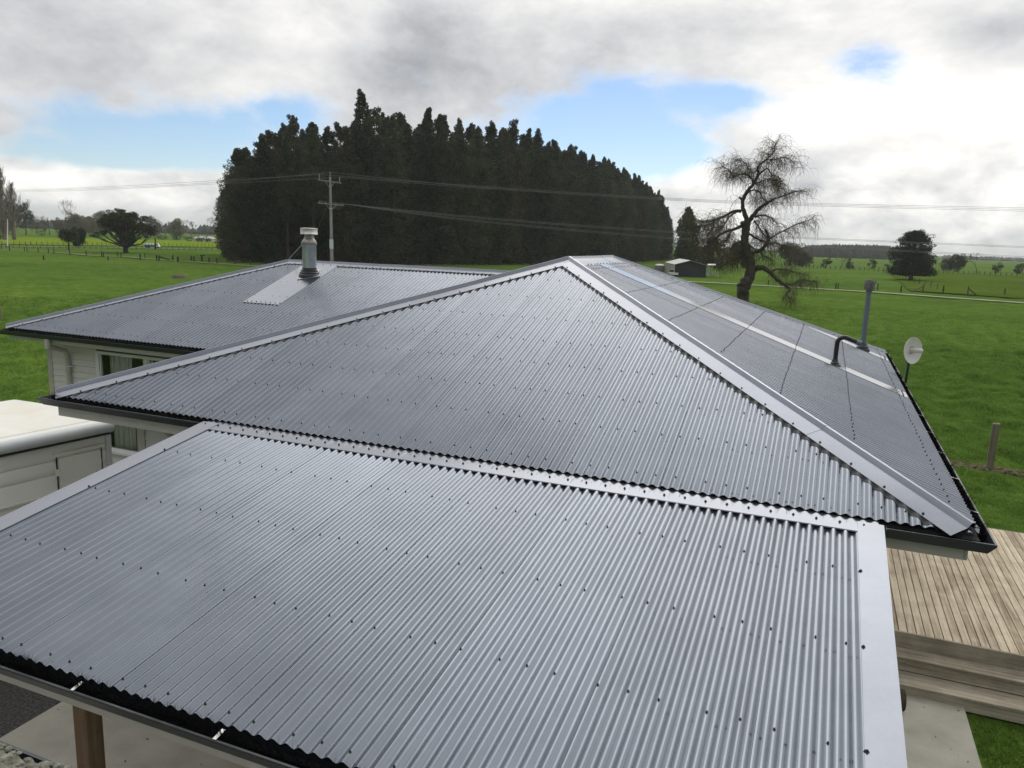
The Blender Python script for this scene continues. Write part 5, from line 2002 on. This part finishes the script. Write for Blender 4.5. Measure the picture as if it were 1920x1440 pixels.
for k, (lab, X_, Y_, yt, w, sp_) in enumerate((
        ('thin bare tree between the two domed trees', 310, 446, 416, 22, .4),
        ('bare tree just right of the rounded olive tree', 358, 447, 414, 26, .45),
        ('fan shaped bare tree with upright pale branches', 389, 448, 409, 42, .62))):
    t_, w_ = make_bare('bare_tree', lab, 70 + k, 10, sp_, .3, 6)
    place(t_, X_, Y_, yt, w, 10, w_)
for k, (lab, X_, Y_, yt, w) in enumerate((
        ('dark clipped bush beside the right end of the spreading tree', 303, 450, 440, 21), ('dark bush below the rounded olive tree', 334, 451, 437, 22),
        ('dark shrub at the left end of the farmhouse', 353, 453, 443, 18), ('dark shrub in front of the middle of the farmhouse', 372, 454, 443, 13), ('dark shrub at the right end of the farmhouse', 388, 455, 443, 17))):
    place(make_round('shrub', lab, 'dkleaf', 80 + k, 3, 5, .0, 14, 34, .34, .8, .1), X_, Y_, yt, w, 3, 5)


# --- big spreading tree
def make_spreading(seed):
    r = np.random.default_rng(seed)
    root = tree_root('spreading_tree', 'wide umbrella shaped dark tree with many fanning limbs in the left paddock', 'tree')
    b = MB()
    b.tube([(0, 0, -.2), (.05, 0, .5), (0, .05, 1.1)], [.62, .50, .48], 10)
    C, R_ = [], []
    for k in range(44):
        a = r.uniform(0, 6.28)
        e = r.uniform(.10, 1.45)
        Rr, Hh = 6.1, 7.6
        rx = Rr * math.cos(e) * r.uniform(.84, 1.02)
        end = np.array((rx * math.cos(a), rx * math.sin(a), 1.7 + (Hh - 1.9) * math.sin(e) ** .9 * r.uniform(.9, 1.02)))
        st = np.array((math.cos(a) * .25, math.sin(a) * .25, r.uniform(.9, 1.3)))
        mid = st * .45 + end * .55 + np.array((0, 0, -.25)) + r.normal(size=3) * .35
        b.tube([st, st * .75 + mid * .25 + r.normal(size=3) * .06, mid, end], [.20, .16, .10, .03], 5, cap=False)
        for q in range(4):
            s = r.uniform(.55, 1)
            c = mid * (1 - s) + end * s + r.normal(size=3) * np.array((.8, .8, .18))
            b.tube([mid, (mid + c) / 2 + r.normal(size=3) * .2, c], [.06, .04, .015], 4, cap=False)
            C.append(c + np.array((0, 0, .18)))
            s2 = r.uniform(.45, .95)
            R_.append((s2, s2, s2 * .36))
    b.build('trunk', MAT['bark'], root)
    V_, F_ = leaf_cloud(C, R_, 100, .27, .14, r, out=.5, up=.3, rnd=.7)
    np_obj('crown', V_, F_, MAT['dkleaf'], root)
    return root


place(make_spreading(90), 236, 474, 389, 112, 7.8, 12.6)

# --- cabbage tree and its dark companion
r = np.random.default_rng(95)
palm = tree_root('cabbage_tree', 'spiky headed cabbage tree on a short trunk beside a dark bush', 'tree')
b = MB().tube([(0, 0, -.1), (.05, 0, 1.2), (0, 0, 2.3)], [.17, .13, .13], 8)
for k in range(5):
    a = 1.257 * k
    b.tube([(0, 0, 1.7), (.45 * math.cos(a), .45 * math.sin(a), 2.4), (.7 * math.cos(a), .7 * math.sin(a), 2.9)], [.1, .08, .07], 6)
b.build('trunk', MAT['bark'], palm)
Vs = []
for k in range(1500):
    c = np.array((.7 * math.cos(1.257 * (k % 5)), .7 * math.sin(1.257 * (k % 5)), 2.45)) + r.normal(size=3) * .12
    d = unit(r.normal(size=3) + np.array((0, 0, .15)))
    s = unit(np.cross(d, r.normal(size=3))) * .05
    L = r.uniform(.9, 1.4)
    m1, m2 = c + d * L * .5, c + d * L + np.array((0, 0, -.22))
    Vs.append([c, m1 + s, m2, m1 - s])
np_obj('crown', np.array(Vs).reshape(-1, 3), np.arange(len(Vs) * 4).reshape(-1, 4), MAT['palmleaf'], palm)
place(palm, 129, 468, 423, 36, 3.9, 3.6)
place(make_round('shrub', 'dark bush hugging the right side of the cabbage tree', 'dkleaf', 96, 4, 4, .0, 20, 130, .34), 148, 463, 427, 30, 4, 4)


# --- big dark tree on the right
def make_big_dark(seed):
    r = np.random.default_rng(seed)
    root = tree_root('macrocarpa_tree', 'large dense dark tree with layered boughs alone in the right paddock', 'tree')
    b = MB()
    b.tube([(0, 0, -.2), (0, 0, .6), (.05, 0, 2), (.2, 0, 5), (.1, 0, 8.2)], [.62, .48, .42, .25, .08], 10)
    C, R_ = [], []
    for k in range(170):
        t = r.uniform(0, 1) ** 1.25
        z = 1.25 + 7.5 * t
        prof_ = 5.6 * (1 - t ** 1.9) ** .75 * (.86 if t < .12 else 1) + .55
        a = r.uniform(0, 6.28)
        rr_ = prof_ * r.uniform(.5, .97)
        e = np.array((rr_ * math.cos(a), rr_ * math.sin(a), z + .05 * rr_))
        st = np.array((0, 0, max(.9, z - rr_ * .28)))
        b.tube([st, (st + e) / 2 + np.array((0, 0, -.1)), e], [.12, .08, .02], 4, cap=False)
        for q in range(3):
            c = st + (e - st) * r.uniform(.55, 1.04) + r.normal(size=3) * np.array((.4, .4, .12))
            s = r.uniform(.65, 1.2)
            C.append(c)
            R_.append((s, s, s * .46))
    b.build('trunk', MAT['bark'], root)
    V_, F_ = leaf_cloud(C, R_, 62, .34, .13, r, out=.8, up=.15, rnd=.55)
    np_obj('crown', V_, F_, MAT['bigleaf'], root)
    return root


place(make_big_dark(101), 1707, 526, 430, 104, 9.2, 12.2)

for k, (nm, lab, X_, Y_, yt, w, mt, cat) in enumerate((
        ('dark_tree', 'dark brown leafy mass behind the left of the willow trunk', 1338, 502, 446, 58, 'brownwillow', 'tree'),
        ('dark_tree', 'brown tangle of trees behind the right of the willow trunk', 1382, 502, 450, 44, 'brownwillow', 'tree'),
        ('dark_tree', 'low brown tree at the right end of the farm shed', 1318, 498, 462, 40, 'brownwillow', 'tree'),
        ('dark_tree', 'dark rounded tree right of the willow, at the left end of the far hill forest', 1482, 498, 455, 46, 'hedge', 'tree'),
        ('dark_tree', 'yellow brown tree below the drooping right side of the willow', 1505, 500, 472, 34, 'brownwillow', 'tree'),
        ('round_shrub', 'round dark shrub, leftmost of three in front of the far hill forest', 1548, 503, 482, 20, 'dkleaf', 'shrub'),
        ('round_shrub', 'round dark shrub in the middle of three before the far hill forest', 1593, 504, 484, 17, 'dkleaf', 'shrub'),
        ('round_shrub', 'round dark shrub just left of the big dark paddock tree', 1634, 504, 486, 18, 'dkleaf', 'shrub'),
        ('dark_tree', 'dark tree just right of the big paddock tree', 1792, 509, 476, 28, 'dkleaf', 'tree'),
        ('dark_tree', 'lower bushy tree right of the big paddock tree', 1775, 508, 484, 26, 'hedge', 'tree'),
        ('round_shrub', 'round dark shrub right of the sparse bare tree', 1868, 512, 492, 20, 'dkleaf', 'shrub'),
        ('round_shrub', 'round dark shrub at the right edge of the picture', 1913, 514, 494, 26, 'dkleaf', 'shrub'))):
    place(make_round(nm, lab, mt, 110 + k, 10, 10, .05 if 'shrub' not in nm else .02, 40 if 'shrub' not in nm else 13, 120, .62 if 'round' not in nm else .7), X_, Y_, yt, w, 10, 10)
for k, (lab, X_, Y_, yt, w) in enumerate((('thin grey bare shrub between the round dark shrubs', 1578, 502, 477, 34), ('sparse bare tree right of the big dark tree', 1832, 513, 473, 48))):
    t_, w_ = make_bare('bare_tree', lab, 130 + k, 10, .7, .12, 6, 'brownwillow', .2)
    place(t_, X_, Y_, yt, w, 10, w_)


# --- the willow, limbs traced in its own plane 66 m away
wg = ground(1394, 573)
WD = np.dot(wg - CAM, CF)
willow = empty('willow_tree', tuple(wg), 'old bare weeping willow with a bent trunk and hanging twigs, right of the grove', 'tree')
WS = 4.2344


def wz(x, y, off=0.0):
    return at(1240 + x / WS, 240 + y / WS, WD + off)


limbs = [
    [(655, 1420, 50), (648, 1330, 46), (652, 1260, 50), (690, 1200, 42), (712, 1120, 40), (692, 1030, 36), (668, 940, 32), (664, 860, 31), (670, 800, 31), (690, 735, 29)],
    [(688, 745, 22), (655, 670, 17), (646, 610, 14), (655, 555, 14), (680, 510, 14), (730, 445, 12), (768, 375, 10), (766, 312, 8), (800, 275, 6), (850, 235, 5), (890, 190, 4), (905, 120, 2.5)],
    [(640, 570, 11), (622, 552, 8)],
    [(766, 320, 7), (735, 355, 5), (700, 330, 4), (660, 270, 3), (600, 250, 2.5)],
    [(728, 440, 8), (715, 400, 7), (665, 368, 6), (615, 370, 5), (575, 390, 4), (545, 340, 3), (480, 300, 2)],
    [(775, 370, 7), (838, 322, 6), (880, 372, 4), (935, 395, 3), (955, 480, 2)],
    [(830, 255, 4), (900, 250, 4), (980, 230, 3), (1050, 270, 2)],
    [(740, 440, 5), (800, 420, 4), (860, 400, 3), (910, 420, 2)],
    [(708, 725, 20), (742, 680, 17), (785, 630, 14), (835, 602, 11), (878, 572, 8), (940, 548, 5), (1020, 520, 4), (1110, 495, 2)],
    [(690, 512, 8), (735, 492, 6), (785, 512, 6), (800, 550, 5), (835, 590, 4)],
    [(742, 708, 8), (800, 692, 7), (860, 706, 5), (920, 760, 3)],
    [(630, 662, 14), (575, 660, 11), (520, 688, 9), (470, 712, 8), (410, 732, 7), (365, 748, 4), (300, 742, 3), (250, 700, 2)],
    [(412, 735, 6), (412, 790, 5), (370, 850, 3), (335, 890, 2)],
    [(470, 712, 5), (430, 760, 4), (360, 770, 3), (280, 790, 2)],
    [(600, 665, 8), (545, 700, 6), (515, 745, 5), (480, 790, 4), (440, 810, 3)],
    [(645, 778, 15), (570, 806, 12), (500, 828, 10), (440, 868, 8), (370, 912, 7)],
    [(640, 745, 16), (650, 775, 18), (668, 745, 14)],
    [(735, 735, 8), (770, 780, 6), (800, 830, 5), (845, 880, 5)],
    [(690, 1050, 18), (725, 995, 15), (790, 968, 15), (830, 920, 15), (850, 878, 13), (828, 800, 7)],
    [(850, 882, 8), (910, 848, 6), (980, 812, 5), (1080, 762, 4), (1185, 725, 2)],
    [(700, 840, 8), (745, 872, 8), (790, 892, 7), (830, 905, 8)],
    [(835, 920, 7), (900, 915, 5), (960, 940, 4), (1020, 960, 2)],
    [(735, 1115, 26), (800, 1108, 21), (860, 1140, 18), (920, 1205, 15), (980, 1245, 12), (1018, 1282, 9), (990, 1312, 5), (1022, 1352, 3)],
    [(960, 1232, 7), (1040, 1240, 5), (1120, 1205, 4), (1230, 1225, 2)],
    [(860, 1140, 7), (930, 1120, 5), (1010, 1130, 4), (1120, 1160, 2)],
    [(640, 900, 8), (590, 920, 6), (572, 955, 4), (625, 1000, 3)],
    [(660, 1010, 7), (600, 1040, 5), (540, 1060, 4), (480, 1100, 2)],
    [(700, 930, 8), (740, 960, 6), (800, 1000, 5), (860, 1040, 3)],
    [(560, 806, 6), (540, 850, 5), (520, 900, 3)],
]
r = np.random.default_rng(200)
wb = MB()
tw = MB()
k_m = WD / F_PX / WS
starts = []
for li, lm in enumerate(limbs):
    o1 = 0 if li == 0 else r.normal(0, 1.3)
    pts, rs = [], []
    for i, (x, y, w) in enumerate(lm):
        f = i / (len(lm) - 1)
        pts.append(wz(x, y, o1 * f * (1 if li else 0)))
        rs.append(w * k_m)
    # finer, slightly wandering
    P2, R2 = [], []
    for i in range(len(pts) - 1):
        p0, p1, p2, p3 = pts[max(i - 1, 0)], pts[i], pts[i + 1], pts[min(i + 2, len(pts) - 1)]
        for t in np.linspace(0, 1, 5)[:-1]:
            q = .5 * ((2 * p1) + (p2 - p0) * t + (2 * p0 - 5 * p1 + 4 * p2 - p3) * t * t + (3 * p1 - p0 - 3 * p2 + p3) * t ** 3)
            P2.append(q + r.normal(size=3) * rs[i] * .12)
            R2.append((rs[i] + (rs[i + 1] - rs[i]) * t) * r.uniform(.92, 1.08))
    P2.append(pts[-1]); R2.append(rs[-1])
    wb.tube(P2, R2, 9 if rs[0] > .12 else 6)
    for q, w in zip(P2, R2):
        if w < 9 * k_m and li:
            starts.append((q, w, unit(pts[-1] - pts[-2])))
part(wb, 'trunk', MAT['bark'], willow, smooth=True)


def strand(p, d, L, w0):
    pts, q = [p], p
    n = 6
    for k in range(n):
        f = (k + 1) / n
        d = unit(d + np.array((0, 0, -.66 * f)) + r.normal(size=3) * .11)
        q = q + d * L / n
        pts.append(q)
    tw.tube(pts, [w0 * (1 - .12 * k) for k in range(n + 1)], 3, cap=False)
    return pts


for q, w, dl in starts:
    low = q[2] < 4.2
    for _ in range(2 if w > 5 * k_m else 4):
        d = unit(r.normal(size=3) * np.array((1, 1, .5)) + np.array((0, 0, .25)) + dl * .9)
        pts = strand(q, d, r.uniform(1.0, 2.4) * (1 if not low else .7), .014)
        for _ in range(6):
            s = pts[int(r.integers(1, 5))]
            strand(s, unit(r.normal(size=3) + np.array((0, 0, -.3))), r.uniform(.5, 1.8 if not low else 1.3), .0105)
o = part(tw, 'twigs', MAT['twig'], willow)

# --- forest on the far rise and the pale line beyond
r = np.random.default_rng(300)
Vs, Fs = [], []


def spiky(p, h, w):
    base = len(Vs)
    n = 6
    a0 = r.uniform(0, 1)
    for z, f in ((.0, .8), (.35, 1.0), (.7, .55), (1.0, .0)):
        for k in range(n):
            a = a0 + 6.283 * k / n
            Vs.append(p + np.array((math.cos(a) * w * f * r.uniform(.75, 1.2), math.sin(a) * w * f * r.uniform(.75, 1.2), h * z + r.normal(0, .02) * h)))
    for q in range(3):
        for k in range(n):
            k2 = (k + 1) % n
            Fs.append((base + q * n + k, base + q * n + k2, base + (q + 1) * n + k2, base + (q + 1) * n + k))


for _ in range(900):
    X_ = r.uniform(1470, 1700)
    D_ = r.uniform(560, 820)
    p = at(X_, 480, D_)
    p[2] = 0
    top = np.interp(X_, (1470, 1515, 1560, 1640, 1700), (470, 457, 456, 457, 462)) + (D_ - 820) * -.012
    h = height_at(p, X_, top + r.uniform(0, 4))
    spiky(p - Z * .5, h + .5, r.uniform(2.2, 3.8))
o = np_obj('hill_forest', np.array(Vs), np.array(Fs), MAT['hillforest'])
tag(o, 'distant hazy conifer forest on the rise behind the right hand shrubs', 'forest', kind='stuff')
Vs, Fs = [], []
for _ in range(420):
    X_ = r.uniform(1770, 2150)
    D_ = r.uniform(900, 1150)
    p = at(X_, 480, D_)
    p[2] = 0
    spiky(p, r.uniform(2.2, 5.2), r.uniform(3, 5))
o = np_obj('tree_line', np.array(Vs), np.array(Fs), MAT['hillforest'])
tag(o, 'very pale distant tree line on the horizon at the right edge', 'tree line', kind='stuff')
Vs, Fs = [], []
for _ in range(500):
    X_ = r.uniform(-250, 440)
    D_ = r.uniform(620, 800)
    p = at(X_, 440, D_)
    p[2] = 0
    spiky(p, r.uniform(3.5, 8.5), r.uniform(3, 6))
o = np_obj('tree_line', np.array(Vs), np.array(Fs), MAT['hillforest'])
tag(o, 'low hazy line of trees behind the left far paddocks', 'tree line', kind='stuff')

# --- grass blades on the nearer ground
r = np.random.default_rng(400)


def sector(n, a0, a1, r0, r1, pw=1.0):
    a = np.radians(r.uniform(a0, a1, n))
    d = r0 + (r1 - r0) * r.random(n) ** pw
    return np.stack([d * np.sin(a), d * np.cos(a)], 1)


pts = np.vstack([sector(26000, 3, 19, 15.5, 48, 1.5), sector(9000, -16, 18, 24, 75, 1.3), sector(9000, 9, 32, 5.2, 16, 1.0), sector(16000, -64, -44, 11.5, 60, 1.2)])
x, y = pts[:, 0], pts[:, 1]
keep = ~((x > -13.2) & (x < 1.1) & (y > 1) & (y < 16.2)) & ~((x > .4) & (x < 4.4) & (y > 8.97) & (y < 14.16)) & ~((x < 1.9) & (x > -7) & (y < 9.05)) & ~((x > -12.7) & (x < -6.8) & (y < 7.0))
pts = pts[keep]
clump = lumps(pts[:, 0] * .8, pts[:, 1] * .8)
d = np.hypot(pts[:, 0], pts[:, 1])
nb = 7
B = np.repeat(pts, nb, 0) + r.normal(0, .05, (len(pts) * nb, 2)) * (1 + np.repeat(d, nb)[:, None] / 40)
D_ = np.repeat(d, nb)
zb = ground_z(B[:, 0], B[:, 1]) - .01
nearlawn = (B[:, 1] < 21) & (B[:, 0] > 1)
hgt = r.uniform(.05, .13, len(B)) * (1 + .45 * np.clip(np.repeat(clump, nb), -1, 1.6)) * np.where(nearlawn, .62, 1.0)
hgt = np.maximum(hgt, .03)
ang = r.uniform(0, 2 * PI, len(B))
lean = r.uniform(.2, 1.0, len(B)) * hgt
w = .004 + D_ * .00035
dx, dy = np.cos(ang), np.sin(ang)
b0 = np.stack([B[:, 0] - dy * w, B[:, 1] + dx * w, zb], 1)
b1 = np.stack([B[:, 0] + dy * w, B[:, 1] - dx * w, zb], 1)
tp = np.stack([B[:, 0] + dx * lean, B[:, 1] + dy * lean, zb + hgt], 1)
V_ = np.stack([b0, b1, tp], 1).reshape(-1, 3)
o = np_obj('grass', V_, np.arange(len(V_)).reshape(-1, 3), MAT['blade'])
tag(o, 'short lumpy green pasture grass around the house', 'grass', kind='stuff')

# ------------------------------------------------------------------ haze over the plain
HAZE = True
if HAZE:
    hz = MB().box(-3600, 3600, -3600, 3600, -1.2, 42).build('haze', flat('haze_surface', (1, 1, 1)))
    m = bpy.data.materials.new('haze_volume')
    m.use_nodes = True
    t = m.node_tree
    t.nodes.clear()
    mo = N(t, 'ShaderNodeOutputMaterial')
    pv = N(t, 'ShaderNodeVolumePrincipled')
    pv.inputs['Color'].default_value = (.93, .96, 1.0, 1)
    pv.inputs['Density'].default_value = .00020
    pv.inputs['Anisotropy'].default_value = .3
    t.links.new(pv.outputs[0], mo.inputs['Volume'])
    hz.data.materials.clear()
    hz.data.materials.append(m)
    tag(hz, kind='stuff')
